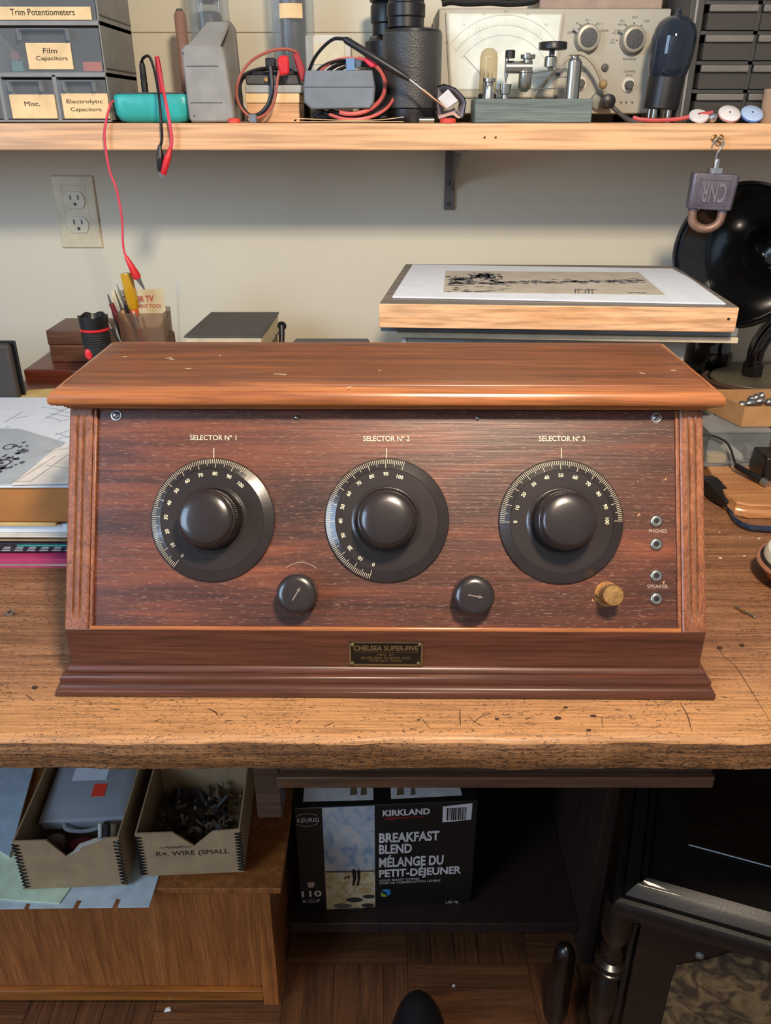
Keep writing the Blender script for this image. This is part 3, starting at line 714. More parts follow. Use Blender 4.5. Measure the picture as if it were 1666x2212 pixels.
q = P(240, 655, 1.208); p = base_of(P(275, 730, 1.208), q); stick('red_rod', 'maroon rod leaning left between the pencils in the tool cup', 'tool', p, q, .0040, plain('maroon', '6e1c28', .4))
q = P(288, 672, 1.205); p = base_of(P(305, 728, 1.205), q); stick('red_pen', 'red and white pen at the front of the tool cup', 'pen', p, q, .0034, M_redp, ('tip', M_white))
q = P(308, 685, 1.207); p = base_of(P(326, 728, 1.207), q); stick('yellow_pencil', 'short yellow pencil at the front right of the tool cup', 'pencil', p, q, .0030, plain('yellow_paint', 'e0a020', .4), ('tip', M_pine), n=6)
# big amber screwdriver standing handle up
q = P(272, 590, 1.212); m_ = P(290, 668, 1.212); p = base_of(P(300, 705, 1.212), q)
sd = thing('screwdriver', 'large screwdriver with clear amber handle standing handle up in the cup', 'screwdriver', tuple(p))
mb = MB(); F_ = frame_to(m_, q); L_ = (q-m_).length
mb.rings([[(r*(1-.10*(j % 2))*cos(2*pi*j/16), r*(1-.10*(j % 2))*sin(2*pi*j/16), z) for j in range(16)] for r, z in ((.0060, 0), (.0082, .004), (.0090, .015), (.0090, L_-.003), (.0080, L_))], F_)
part('handle', mb, M_yellow, sd, angle=25)
part('collar', MB().cyl(m_.lerp(q, -.22), m_, .0055, .0062, 20), M_orange, sd)
part('blade', MB().cyl(p, m_.lerp(q, -.22), .0028, .0028, 16), M_steel, sd)
stick('plastic_strip', 'pale translucent plastic strip standing right of the tool cup', 'strip', Vector((P(372, 735, 1.30).x, 1.30, DESK)), P(383, 608, 1.30), .0018, glass('pale_strip', 'e8ecee', .6, .2))
solo('brown_clip', MB().box(P(356, 730, 1.24).x, P(374, 730, 1.24).x, 1.24, 1.255, DESK, P(365, 718, 1.24).z), M_redbox, 'small brown wooden block right of the tool cup', 'block', bevel=.003)
# black book on a carton
zk = 1.03; q = quad([(397, 726), (566, 726), (603, 674), (456, 674)], zk)
bb = thing('hardback_book', 'black hardback book with pale page edges behind the radio', 'book', tuple(sum(q, Vector())/4-Vector((0, 0, .034))))
part('cover', MB().slab(q, .0025).slab([p-Vector((0,0,.0315)) for p in q], .0025), plain('black_cloth', '4a4846', .6), bb, bevel=.0006)
qi = [p+(sum(q, Vector())/4-p)*.03-Vector((0, 0, .0026)) for p in q]
part('pages', MB().slab(qi, .0288), M_page, bb)
Mq = T(*(q[3].lerp(q[2], .42)+Vector((-.02, -.05, .0001))))
part('cover_emblem', MB().lathe([(.0065, 0), (.0065, .0002), (.0050, .0002), (.0050, 0)], Mq @ S(2.0, 1, 1), 24, 0, False, False), plain('dull_print', '6c6a66', .6), bb, smooth=False)
qc = [p+(sum(q, Vector())/4-p)*.06-Vector((0, 0, .0342)) for p in q]
solo('small_carton', MB().slab(qc, zk-.0342-DESK-.0002), M_carton, 'plain carton supporting the black hardback book', 'box', bevel=.002)
p0 = P(585, 735, 1.235); p1 = P(609, 704, 1.30)
pn_ = thing('marker_pen', 'black marker pen leaning beside the black hardback book', 'pen', (p0.x, p0.y, DESK))
part('barrel', MB().cyl((p1.x-.004, p1.y-.075, DESK+.006), p1, .0048, .0048, 16), M_black, pn_)
part('cap_end', MB().cyl(p1, p1+(p1-p0).normalized()*.004, .0075, .0062, 16), M_black, pn_)
zf = P(700, 736, 1.25).z
solo('dark_folder', MB().slab(quad([(632, 738), (800, 738), (795, 731), (640, 731)], zf), .02), M_dgray, 'thin dark folder barely showing behind the radio lid', 'folder', bevel=.001)
solo('folder_support', MB().box(P(640, 738, 1.2).x, P(790, 738, 1.2).x, 1.17, 1.25, DESK, zf-.0225), M_carton, 'low carton under the thin dark folder', 'box')
# nut
p = Pz(22, 1329, DESK); M = T(p.x, p.y, DESK) @ Rz(.4)
mb = MB(); rs = []
rs = [[(r*cos(pi/3*j+ph), r*sin(pi/3*j+ph), z) for j in range(6)] for r, z, ph in ((.0026, 0, 0), (.0052, 0, 0), (.0052, .004, 0), (.0026, .004, 0), (.0026, 0, 0))]
mb.rings(rs, M, 0, False, False); solo('hex_nut', mb, M_steel, 'small steel nut lying on the bench left of the radio', 'nut')

# ================================================================== right of and behind the radio
zt = P(833, 655, 1.0).z
q = quad([(819, 655), (1598, 664), (1457, 574), (876, 570)], zt)
zb = P(833, 708, 1.0).z; TH = zt-zb
bd = thing('wooden_board', 'weathered wooden board with a bright pine front edge behind the radio', 'board', tuple(sum(q, Vector())/4-Vector((0,0,TH))))
part('board_core', MB().slab([p-Vector((0,0,.0006)) for p in q], TH-.0006), M_pine, bd, bevel=.001)
part('weathered_face', MB().slab([p+(sum(q, Vector())/4-p)*.004 for p in q], .0006), M_weather, bd)
e = bd
fp = Plane(q[0], q[1]-q[0], (0, 0, 1)); a, b = fp.loc(1574, 689)
part('nail_hole', MB().cyl(fp.M @ Vector((a, b, -.001)), fp.M @ Vector((a, b, .0006)), .0016, .0016, 12), M_black, bd)
pz = zt+.0022
q2 = quad([(848, 640), (1568, 655), (1490, 600), (1452, 580), (892, 571)], pz)
pr = thing('etching_print', 'landscape etching of trees and reeds on white paper on top of the board', 'print', tuple(Pz(1200, 615, zt)))
part('paper', MB().slab(q2, .0018), M_white, pr)
q3 = quad([(958, 631), (1438, 637), (1380, 588), (963, 585)], pz+.0003)
m, N, L, B = newmat('etching_tone')
g = noise(N, L, 30, 5, 0, mapping(N, L, (1, 1, 1)))
r = ramp(N, L, g.outputs[0], [(.3, hx('a8a193')), (.7, hx('bcb5a5'))]); L.new(r.outputs[0], B.inputs['Base Color']); B.inputs['Roughness'].default_value = .8
et = part('print_area', MB().slab(q3, .0004), m, pr)
mb = MB(); random.seed(3); M_blot = plain('etching_ink', '5c5e62', .8, var=.2, vs=200)
def blot(mb, u, v, ru, rv, z, jag=.35):
    pts = []
    for i in range(14):
        k = 1+random.uniform(-jag, jag); a = 2*pi*i/14
        p = Pz(u+ru*k*cos(a), v+rv*k*sin(a), z); pts.append(p)
    mb.rings([[p-Vector((0,0,.0002)) for p in pts], pts])
zi = pz+.0006
for i in range(150):
    u = random.uniform(966, 1085); v = 604+random.gauss(0, 3.4)-6*math.exp(-((u-1040)/28)**2)
    blot(mb, u, v, random.uniform(1.5, 5), random.uniform(.4, 1.3), zi, .5)
for i in range(60):
    u = random.gauss(1045, 18); blot(mb, u, 594+random.gauss(0, 2.2), random.uniform(2, 5), random.uniform(.5, 1.2), zi, .5)
for i in range(200):
    t = random.random(); u = 975+420*t; v = 612-6*t+random.gauss(0, 1.4+t*.8)
    blot(mb, u, v, random.uniform(3, 9), random.uniform(.25, .7)*(1.5-.5*t), zi, .5)
for i in range(30): blot(mb, random.uniform(965, 1100), random.uniform(614, 630), random.uniform(3, 9), random.uniform(.3, .7), zi, .5)
for u0 in (1243, 1250, 1265, 1272, 1280):
    blot(mb, u0, 629, 1.4, 5, zi, .3); blot(mb, u0+5, 625, 4, .7, zi)
for i in range(5): blot(mb, 1360+i*8, 632+random.uniform(-1,1), 6, .6, zi)
part('etched_picture', mb, M_blot, pr, smooth=False, kind='stuff')
# clear plastic sheet under the board
zc = zb-.0004
q4 = quad([(822, 698), (1597, 710), (1450, 612), (880, 610)], zc)
solo('plastic_cover', MB().slab([Vector(p) for p in q4], .0105), glass('grey_clear', '8f989c', .35, .15), 'clear grey plastic lid sandwiched under the wooden board', 'lid', bevel=.0015)
q5 = [p-Vector((0, .004, .0108)) for p in q4]; q5[0] = q5[0]+Vector((.02, 0, 0)); q5[3] = q5[3]+Vector((.02, 0, 0))
solo('cream_pad', MB().slab(q5, .0065), M_page, 'cream pad of paper below the plastic lid behind the radio', 'pad', bevel=.0005)
zg = q5[0].z-.0068
xg0, xg1 = P(871, 740, 1.03).x, P(1482, 760, 1.03).x
gb = thing('storage_box', 'grey cardboard storage box holding up the board behind the radio', 'box', ((xg0+xg1)/2, 1.12, DESK))
part('box_body', MB().box(xg0, xg1, 1.03, 1.25, DESK, zg), plain('grey_card', '9ea29c', .7), gb, bevel=.002)
part('box_corner', MB().box(xg0-.0015, xg0+.004, 1.0285, 1.034, DESK+.001, zg-.001), M_paleblue, gb)
# flat case carrying the horn
bt = P(1560, 935, 1.085).z; CT = bt+.0032
xe0 = P(1527, 930, 1.157).x
solo('grey_flat_case', MB().box(xe0, .90, 1.157, 1.446, DESK, CT), plain('case_grey_flat', '6c6b68', .5), 'flat grey equipment case behind the clear parts bin, carrying the horn pedestal', 'case', bevel=.003)
# horn speaker
hn = thing('horn_speaker', 'large glossy black horn loudspeaker with round pedestal at the right edge', 'speaker', (P(1625, 840, 1.29).x, 1.29, CT))
bc = P(1622, 818, 1.29); bc.y = 1.29; zd = bc.z
part('driver_base', MB().lathe([(.050, CT+.0003), (.054, CT+.003), (.054, zd-.008), (.050, zd-.006)], T(bc.x, 1.29, 0), 48), M_blackrub, hn)
part('pedestal_disc', MB().lathe([(.050, zd-.0055), (.061, zd-.004), (.0635, zd), (.062, zd+.003), (.056, zd+.0045), (.02, zd+.006)], T(bc.x, 1.29, 0), 64), plain('dusty_metal', '6c6656', .55, .4, var=.12, vs=30), hn, angle=40)
mb = MB().rings([[(.0165*cos(pi/3*j), .0165*sin(pi/3*j), z) for j in range(6)] for z in (zd+.006, zd+.027)], T(bc.x, 1.29, 0) @ Rz(.3))
mb.lathe([(.013, zd+.027), (.0125, zd+.034)], T(bc.x, 1.29, 0), 32)
part('hex_collar', mb, M_ebony_edge, hn, bevel=.0012)
hc = P(1600, 554, 1.20)
ax = Vector((-.70, -.71, .06)).normalized()         # the mouth faces the room, turned to the left
back = hc - ax*.14
neck = [Vector((bc.x, 1.29, zd+.030)), Vector((bc.x+.002, 1.29, zd+.055)), Vector((bc.x+.020, 1.295, zd+.085)), Vector((bc.x+.060, 1.31, zd+.110)), Vector((back.x+.030, 1.335, back.z-.050)), back-ax*.030+Vector((.004, 0, -.010)), back+ax*.012]
part('neck', MB().tube(neck, lambda t: .0125+.006*t, 20, sub=10), M_blackgloss, hn)
part('neck_tube', MB().tube([Vector((bc.x-.010, 1.276, zd+.028)), Vector((bc.x-.009, 1.276, zd+.055)), Vector((bc.x+.006, 1.278, zd+.085)), Vector((bc.x+.030, 1.285, zd+.105))], .006, 12), M_blackgloss, hn)
HM = frame_to(hc, hc+ax)
prof = []
for i in range(22):
    t = i/21; z = -.135+.135*t; prof.append((.016+.079*t**1.7, z))
outer = [(r+.0025, z) for r, z in prof]
full = outer + [(.0990, .0012), (.1005, .0035), (.0998, .0058), (.0975, .0060), (.0955, .0035)] + list(reversed(prof)) + [(0.0, -.135)]
part('bell', MB().lathe(full, HM, 96, 0, False, False), M_hornint, hn, angle=60)
# rounded black pot behind
pc = P(1545, 800, 1.20); pc.x = P(1548, 800, 1.25).x
pc = P(1528, 800, 1.388)
solo('black_pot', MB().lathe([(.030, CT+.0003), (.036, CT+.006), (.039, CT+.035), (.036, CT+.055), (.027, CT+.070), (.0, CT+.076)], T(pc.x, 1.390, 0), 48), M_blackgloss, 'rounded glossy black pot behind the pedestal and the grey storage box', 'pot', angle=40)
# brown cable coil
cz = CT+.0050
mb = MB()
for k in range(3):
    pts = [Vector((bc.x+(.078+.007*k)*cos(a)+.012, 1.29+(.066+.002*k)*sin(a), cz+.0075*(k % 2)+.001*k)) for a in [pi*.80+i*pi*1.45/22 for i in range(23)]]
    mb.tube(pts, .0042, 8, sub=3)
solo('speaker_cable', mb, M_brownbk, 'brown cloth-covered cable coiled around the horn pedestal', 'cable')
# plaque
PZ = DESK+.020
pp = [Pz(u, v, PZ) for u, v in ((1508, 948), (1516, 985), (1540, 1030), (1568, 1068), (1592, 1085), (1625, 1091), (1800, 1094))]
poly = [(p.x, p.y) for p in pp] + [(pp[-1].x+.05, pp[-1].y), (pp[-1].x+.05, 1.154), (pp[0].x, 1.154)]
cx = sum(x for x, y in poly)/len(poly); cy = sum(y for x, y in poly)/len(poly)
def shrink(k): return [(cx+(x-cx)*(1-k), min(1.156, cy+(y-cy)*(1-k))) for x, y in poly]
mb = MB().rings([[(x, y, z) for x, y in shrink(k)] for k, z in ((.01, DESK), (-.022, DESK+.002), (-.026, DESK+.006), (-.020, DESK+.010), (-.004, DESK+.012), (0, DESK+.015), (.004, DESK+.0185), (.02, PZ))])
solo('wooden_plaque', mb, M_plaque, 'light wooden plaque with moulded rounded edge on the bench right of the radio', 'plaque', angle=30)
# clear bin on the plaque
bz0 = PZ+.0003; x0 = P(1532, 985, 1.075).x; x1 = P(1665, 985, 1.075).x
tb = thing('parts_bin', 'clear plastic parts bin with small hardware standing on the light wooden plaque', 'bin', ((x0+x1)/2, 1.115, bz0))
fy, by = 1.085, 1.150
mb = MB().box(x0, x1, fy, fy+.0015, bz0, bt).box(x0, x0+.0015, fy+.0015, by, bz0, bt).box(x1-.0015, x1, fy+.0015, by, bz0, bt).box(x0, x1, by-.0015, by, bz0, bt).box(x0, x1, fy, by, bz0, bz0+.0015)
part('bin_shell', mb, M_clear, tb)
part('bin_lid', MB().box(x0-.002, x1+.002, fy-.002, by+.002, bt+.0004, bt+.003), M_clear, tb, bevel=.001)
solo('cream_connector', MB().box(x0+.006, x0+.034, fy+.006, fy+.022, bz0+.0018, bz0+.016), M_cream, 'cream plastic block inside the clear parts bin', 'block', bevel=.002)
solo('white_clip', MB().tube([(x0+.028, fy+.02, bz0+.026), (x0+.05, fy+.012, bz0+.010), (x0+.058, fy+.014, bz0+.006), (x0+.055, fy+.02, bz0+.012), (x0+.035, fy+.028, bz0+.026)], .0035, 8), M_offwhite, 'off-white plastic clip inside the clear parts bin', 'clip')
solo('grey_bracket', MB().box(x0+.068, x0+.10, fy+.02, fy+.04, bz0+.0018, bz0+.022), M_gray, 'grey metal bracket inside the clear parts bin', 'bracket', bevel=.002)
# open carton with metal parts on the bin
M0 = None; zc0 = bt+.0036
A = P(1602, 934, 1.095); A = Vector((A.x, 1.10, zc0)); dx = Vector((1, .02, 0)); dy = Vector((-.32, 1, 0)).normalized()
def pt(a, b, z): v = A+dx*a+dy*b; return (v.x, v.y, z)
ct = thing('small_open_carton', 'small open tan carton of metal parts on top of the clear bin', 'box', tuple(A))
hC = .030; W_, Dp = .16, .085; tt = .002
def wallp(a0, a1, b0, b1, z0, z1, mb): mb.rings([[pt(a0, b0, z0), pt(a1, b0, z0), pt(a1, b1, z0), pt(a0, b1, z0)], [pt(a0, b0, z1), pt(a1, b0, z1), pt(a1, b1, z1), pt(a0, b1, z1)]])
mb = MB(); wallp(0, W_, 0, Dp, zc0, zc0+tt, mb); wallp(0, W_, 0, tt, zc0+tt, zc0+hC, mb); wallp(0, W_, Dp-tt, Dp, zc0+tt, zc0+hC, mb); wallp(0, tt, tt, Dp-tt, zc0+tt, zc0+hC, mb); wallp(W_-tt, W_, tt, Dp-tt, zc0+tt, zc0+hC, mb)
part('carton_walls', mb, M_carton, ct)
for i, (a, b, r_, ln) in enumerate(((.035, .03, .006, .045), (.075, .04, .009, .03), (.06, .055, .006, .03), (.10, .03, .007, .04))):
    s0 = Vector(pt(a-ln/2, b, zc0+.022)); s1 = Vector(pt(a+ln/2, b+.012, zc0+.026))
    solo('metal_bushing', MB().tube([s0, s0.lerp(s1, .3), s0.lerp(s1, .7), s1], lambda t: .0035+.003*abs(sin(t*3*pi)), 12), M_steel, ('leftmost', 'third from left', 'second from left', 'rightmost')[i]+' of the shiny steel bushings in the small open carton', 'hardware', 'steel bushings in the open carton')
# probe & its wires over the plaque
p0, p1 = P(1598, 968, 1.06), P(1655, 1003, 1.02)
pb = thing('test_probe', 'slim black test probe lying in front of the clear parts bin', 'probe', (p0.x, p0.y, PZ))
p0.z = PZ+.012; p1.z = PZ+.006
part('probe_barrel', MB().cyl(p0, p1, .0042, .0050, 16), M_black, pb)
part('probe_collar', MB().cyl(p1, p1+(p1-p0).normalized()*.010, .0056, .0056, 16), M_steel, pb)
part('probe_wire', MB().tube([p0, P(1575, 955, 1.075)-Vector((0,0,.004)), P(1545, 943, 1.078), P(1520, 940, 1.08)], .0016, 8), M_black, pb)
pts = [Pz(u, v, PZ+.002) for u, v in ((1505, 985), (1530, 998), (1560, 1004), (1590, 1002), (1625, 996))]
solo('black_wire', MB().tube(pts, .0013, 6), M_black, 'thin black wire looping across the light wooden plaque', 'wire')
solo('phone_edge_case', MB().box(P(1658, 985, 1.03).x, P(1658, 985, 1.03).x+.05, 1.03, 1.075, PZ+.0002, PZ+.036), M_black, 'black framed gadget at the right edge on the light plaque', 'gadget', bevel=.003)
# connector and cable
p0 = Pz(1530, 1048, DESK+.012); p1 = Pz(1570, 1085, DESK+.010); p0.x += .002
cn = thing('power_connector', 'black ribbed plug with blue-black cord beside the wooden plaque', 'plug', (p0.x, p0.y, DESK))
F_ = frame_to(p0, p1); L_ = (p1-p0).length
mb = MB().rings([[(sx*w_, sy*h_, z) for sx, sy in ((-1,-1), (1,-1), (1,1), (-1,1))] for w_, h_, z in ((.0090, .0085, -.014), (.0105, .0100, -.008), (.0105, .0100, L_*.5), (.0085, .0085, L_*.7), (.0060, .0060, L_*.95), (.0045, .0045, L_+.006))], F_)
part('plug_body', mb, M_black, cn, bevel=.0015)
for k in range(3): part('plug_rib', MB().box(-.0112, .0112, -.0108, .0108, -.002+k*.006, k*.006, F_), M_black, cn, bevel=.0006)
pts = [p1+Vector((0,0,-.002))]+[Pz(u, v, DESK+.0035) for u, v in ((1578, 1105), (1590, 1125), (1610, 1138), (1640, 1144), (1700, 1146))]
mb = MB().tube(pts, .0030, 8); mb2 = MB().tube([p+Vector((.001, .0055, 0)) for p in pts[1:]], .0030, 8)
M_cord = plain('blue_black_cord', '1e2a44', .25, coat=.5)
part('cord', mb, M_cord, cn); part('cord', mb2, M_cord, cn)
# round white dish with brown rim
dc = Pz(1748, 1262, DESK); Md = T(dc.x, dc.y, DESK)
ds = thing('round_speaker', 'round white capped device with a brown rim at the right edge of the bench', 'device', (dc.x, dc.y, DESK))
part('rim', MB().lathe([(.036, 0), (.046, .006), (.0585, .022), (.0605, .025), (.0590, .027), (.0545, .026)], Md, 64), plain('brown_pink_rim', '9c6c56', .5), ds)
part('dark_ring', MB().lathe([(.0535, .020), (.0560, .0285), (.0535, .0300)], Md, 64), M_black, ds)
part('white_cap', MB().lathe([(.0530, .022), (.0530, .034), (.050, .040), (.040, .045), (.02, .0475), (0, .048)], Md, 64), plain('white_cap', 'd8d4c8', .4), ds)
# pin
p0 = Pz(1588, 1314, DESK); p1 = Pz(1629, 1335, DESK); p0.z = p1.z = DESK+.0016
pn_ = thing('contact_pin', 'tiny silver contact pin on the bench right of the radio', 'pin', (p0.x, p0.y, DESK))
part('pin_shaft', MB().cyl(p0, p1, .0015, .0010, 12), M_nickel, pn_)
part('pin_collar', MB().cyl(p0.lerp(p1, .25), p0.lerp(p1, .5), .0016, .0016, 12), M_brass, pn_)
part('pin_tip', MB().ball((0,0,0), .0015, T(*p1), 8), M_nickel, pn_)

# ================================================================== below the bench
# honey oak cabinet
cz = P(590, 1905, .849).z; yc = .849
xr_ = P(582, 1930, yc).x
oc = thing('oak_cabinet', 'low honey-oak cabinet under the left of the bench', 'cabinet', (-.55, 1.05, 0), 0)
Mo = Matrix.Identity(4)
xo0 = -1.2
part('top_slab', MB().box(xo0, P(605, 1895, yc-.012).x, yc-.012, 1.32, cz-.012, cz), M_oak, oc, bevel=.002)
part('front_panel', MB().box(xo0, xr_-.026, yc+.010, yc+.018, .035, cz-.0125), M_oak, oc)
part('corner_stile', MB().box(xr_-.026, xr_, yc, yc+.02, 0, cz-.0125), M_oak, oc, bevel=.001)
M_oakh = wood('honey_oak_rail', '70400f', '8e561e', 'a96c2c', 'x', 1, .4, .15, '4e2c10', .4, coat=.1)
part('bottom_rail', MB().box(xo0, xr_-.0262, yc, yc+.0098, .012, .036), M_oakh, oc, bevel=.001)
part('side_panel', MB().box(xr_-.014, xr_, yc+.0202, 1.31, 0, cz-.0125), M_oak, oc)
# sheets on the cabinet
zS = cz+.0002
q = quad([(-180, 1965), (325, 1958), (340, 1888), (330, 1800), (-180, 1800)], zS+.002)
ws = thing('index_card_sheet', 'large pale card sheet with slots overhanging the oak cabinet front', 'card', tuple(Pz(150, 1900, zS)))
# slots are real gaps in the front edge
e0 = [Pz(u, v, zS+.002) for u, v in ((-180, 1965), (52, 1961.5), (58, 1950), (68, 1950), (62, 1961.3), (158, 1960), (167, 1943), (178, 1943), (169, 1960), (243, 1959), (252, 1940), (262, 1940), (254, 1959), (322, 1958), (345, 1885), (330, 1800), (-180, 1800))]
part('sheet', MB().rings([[p-Vector((0,0,.002)) for p in e0], e0]), M_paleblue, ws, smooth=False)
q = quad([(-60, 1937), (128, 1951), (160, 1905), (130, 1840), (30, 1790), (-60, 1850)], zS+.0045)
solo('green_card', MB().slab(q, .0022), M_mint, 'pale green card on the slotted sheet under the left storage box', 'card')
q = quad([(-60, 1800), (20, 1850), (75, 1650), (20, 1600), (-60, 1700)], zS+.0090)
solo('blue_card', MB().slab(q, .0016), plain('blue_card', 'a9bccb', .6), 'pale blue sheet left of the storage boxes', 'card')
solo('card_underlay', MB().slab([p-Vector((0,0,.0019)) for p in q], .0022), M_offwhite, 'off-white sheet directly under the pale blue sheet', 'card')
def storage_box(name, label, pts, ztop_, notch, torn=False):
    """pts: front-left-bottom, front-right-bottom pixels on the sheets; open kraft box with wire-stitched corners"""
    z0 = zS+.0070
    a = Pz(*pts[0], z0); b = Pz(*pts[1], z0); W_ = (b-a).length; xd_ = (b-a).normalized(); yd_ = Vector((-xd_.y, xd_.x, 0))
    F = Plane(a, xd_, (0, 0, 1)); H = ztop_; Dp = pts[2]; t_ = .0025
    Mx = T(*a) @ Matrix((xd_, yd_, Vector((0,0,1)))).transposed().to_4x4()
    t = thing(name, label, 'box', tuple(a))
    front_ = [(0, 0), (W_, 0), (W_, H), (W_*notch[2], H-.002), (W_*notch[1], H-notch[3]), (W_*notch[0], H-.001), (0, H)]
    MF = Mx @ Rx(pi/2)
    mb = MB().prism(front_, -t_, 0, MF)
    part('box_front', mb, M_kraft, t)
    mb = MB().box(0, t_, t_, Dp, 0, H, Mx); part('box_side', mb, [M_kraft], t)
    mb = MB().box(W_-t_, W_, t_, Dp, 0, H, Mx); part('box_side', mb, [M_kraft], t)
    part('box_floor', MB().box(t_, W_-t_, t_, Dp, 0, t_, Mx), M_kraftin, t)
    part('box_back', MB().box(t_, W_-t_, Dp-t_, Dp, t_, H, Mx), M_kraftin, t)
    for s in (0, 1):
        mb = MB(); pts_ = []
        n = 13
        for i in range(n*8+1):
            ang = 2*pi*i/8; zz_ = .004+(H-.008)*i/(n*8)
            pts_.append(Mx @ Vector(((W_ if s else 0)+(-1 if s else 1)*(.0045-.0045*cos(ang)*1.0)+(.001 if s else -.001), -.0016-.0012*sin(ang), zz_+.0018*sin(ang))))
        mb.tube(pts_, .0009, 5, sub=1, smooth=False)
        part('stitching', mb, plain('black_wire_stitch', '141318', .35, .3), t)
    return t, Mx, W_, H, Dp, F
bA, MA, WA, HA, DA, FA = storage_box('kraft_storage_box', 'left kraft storage box with torn notch holding a clear plastic case', [(55, 1921), (276, 1912), .30], .098, (.32, .47, .76, .034))
mb = MB().prism([(WA*.50, HA-.032), (WA*.56, HA-.022), (WA*.62, HA-.010), (WA*.72, HA-.004), (WA*.80, HA+.001), (WA*.86, HA-.001), (WA*.74, HA-.010), (WA*.66, HA-.014), (WA*.60, HA-.024)], -.0005, .0012, MA @ Rx(pi/2))
part('torn_edge', mb, plain('torn_paper', 'a9a298', .9, bmp=.5), bA)
bB, MB_, WB, HB, DB, FB = storage_box('kraft_storage_box', 'right kraft storage box with hand-lettered wire label', [(308, 1893), (528, 1883), .33], .088, (.36, .55, .74, .030))
mb = MB().text('R×. WIRE (SMALL', MB_ @ Rx(pi/2) @ T(WB*.52, HB*.50, .0004), wd=WB*.70, ht=.012)
part('handwriting', mb, M_ink, bB, smooth=False)
pts = [MB_ @ Vector((WB*.22+.0026*i, -.0006, HB*.66+(.002*(-1)**i if 3 < i < 13 else 0))) for i in range(18)]
part('resistor_sketch', MB().tube(pts, .0005, 4, sub=2), M_ink, bB)
# divider & contents of right box
part('divider', MB().box(.004, WB-.004, .155, .158, .003, HB-.006, MB_), M_kraft, bB)
def clutter(name, label, cat, Mx, x0, x1, y0, y1, z0, z1, n, mats, seed):
    random.seed(seed); mb = MB()
    for i in range(n):
        c_ = Vector((random.uniform(x0, x1), random.uniform(y0, y1), random.uniform(z0, z1)))
        d_ = Vector((random.uniform(-1, 1), random.uniform(-1, 1), random.uniform(-.6, .6))).normalized()*random.uniform(.006, .014)
        p, q_ = Mx @ (c_-d_), Mx @ (c_+d_)
        k = random.randrange(len(mats))
        if i % 2: mb.cyl(p, q_, random.uniform(.0015, .004), None, 8, k)
        else: mb.box(-.005, .005, -.003, .003, -.002, .002, T(*(Mx @ c_)) @ Rz(random.uniform(0, 6)) @ Ry(random.uniform(-1, 1)), k)
    o = solo(name, mb, mats, label, cat); o['kind'] = 'stuff'; return o
M_darkpart = plain('dark_parts', '2c2420', .5); M_tanpart = plain('tan_parts', '6e5a44', .6)
clutter('wire_resistors', 'jumble of dark wirewound resistors in the front of the right kraft box', 'parts', MB_, .015, WB-.015, .015, .14, .006, .040, 190, [M_darkpart, M_tanpart, M_darkpart], 5)
clutter('small_parts', 'heap of small dark parts behind the divider of the right kraft box', 'parts', MB_, .015, WB-.015, .17, DB-.015, .012, .075, 240, [M_darkpart, M_tanpart], 6)
for i, fx in enumerate((.52, .62, .74)):
    c_ = MB_ @ Vector((WB*fx, .03+.008*i, .045))
    solo('lug_terminal', MB().tube([c_, c_+Vector((.002, 0, .012)), c_+Vector((.004, 0, .018)), c_+Vector((.008, .001, .015)), c_+Vector((.007, .001, .004))], .0010, 6), M_tanpart, ('leftmost', 'middle', 'rightmost')[i]+' bent terminal lug showing in the notch of the right kraft box', 'terminal')
# clear case in left box
MC = MA @ T(WA*.52, .150, HA-.045) @ Rx(R(6))
cc = thing('clear_case', 'clear plastic compartment case with a red price tag inside the left kraft box', 'case', tuple(MC @ Vector((0,0,0))))
wv, dv = WA*.44, .085
part('case_base', MB().moulding(-wv, wv, -dv, dv, [(-.006, 0), (-.002, .002), (0, .018), (.0, .020)], MC), M_frost, cc, bevel=.003)
part('case_lid', MB().moulding(-wv, wv, -dv, dv, [(.001, .0205), (.002, .024), (-.002, .027), (-.016, .033), (-.020, .034)], MC), M_frost, cc, bevel=.003)
part('latch', MB().tube([MC @ Vector((x_, y_, .020)) for x_, y_ in ((-.030, -dv), (-.022, -dv-.012), (0, -dv-.016), (.022, -dv-.012), (.030, -dv))], .003, 8), M_frost, cc)
part('price_tag', MB().box(.004, .024, -.050, -.026, .0342, .0346, MC), plain('red_tag', 'e8402c', .6), cc)
part('paper_label', MB().box(-.034, .020, -.018, .045, .0342, .0346, MC), M_white, cc)
c_ = MA @ Vector((WA*.53, .035, .045))
solo('red_knob', MB().lathe([(.018, -.016), (.019, 0), (.017, .006), (.008, .009), (0, .0095)], T(*c_) @ Rx(R(-20)), 32), plain('dull_red', '8c2428', .5), 'dark red rounded knob inside the left kraft box', 'ball')  # a dark red knob with a domed end
c_ = MA @ Vector((WA*.27, .035, .036))
solo('brown_cylinder', MB().lathe([(.016, -.024), (.0165, .018), (.0155, .020), (0, .020)], T(*c_), 32), plain('brown_card_tube', '6a5040', .7), 'brown card tube at the left inside the left kraft box', 'tube')
for i, (fx, m_) in enumerate(((.70, M_offwhite), (.77, M_darkpart), (.84, M_tanpart))):
    c_ = MA @ Vector((WA*fx, .03, .02)); d_ = MA @ Vector((WA*(fx+.02), .05, .075))
    solo('small_tube', MB().cyl(c_, d_, .0035 if i == 0 else .006, None, 12), m_, ('thin white', 'dark', 'tan')[i]+' upright tube at the right inside the left kraft box', 'tube')

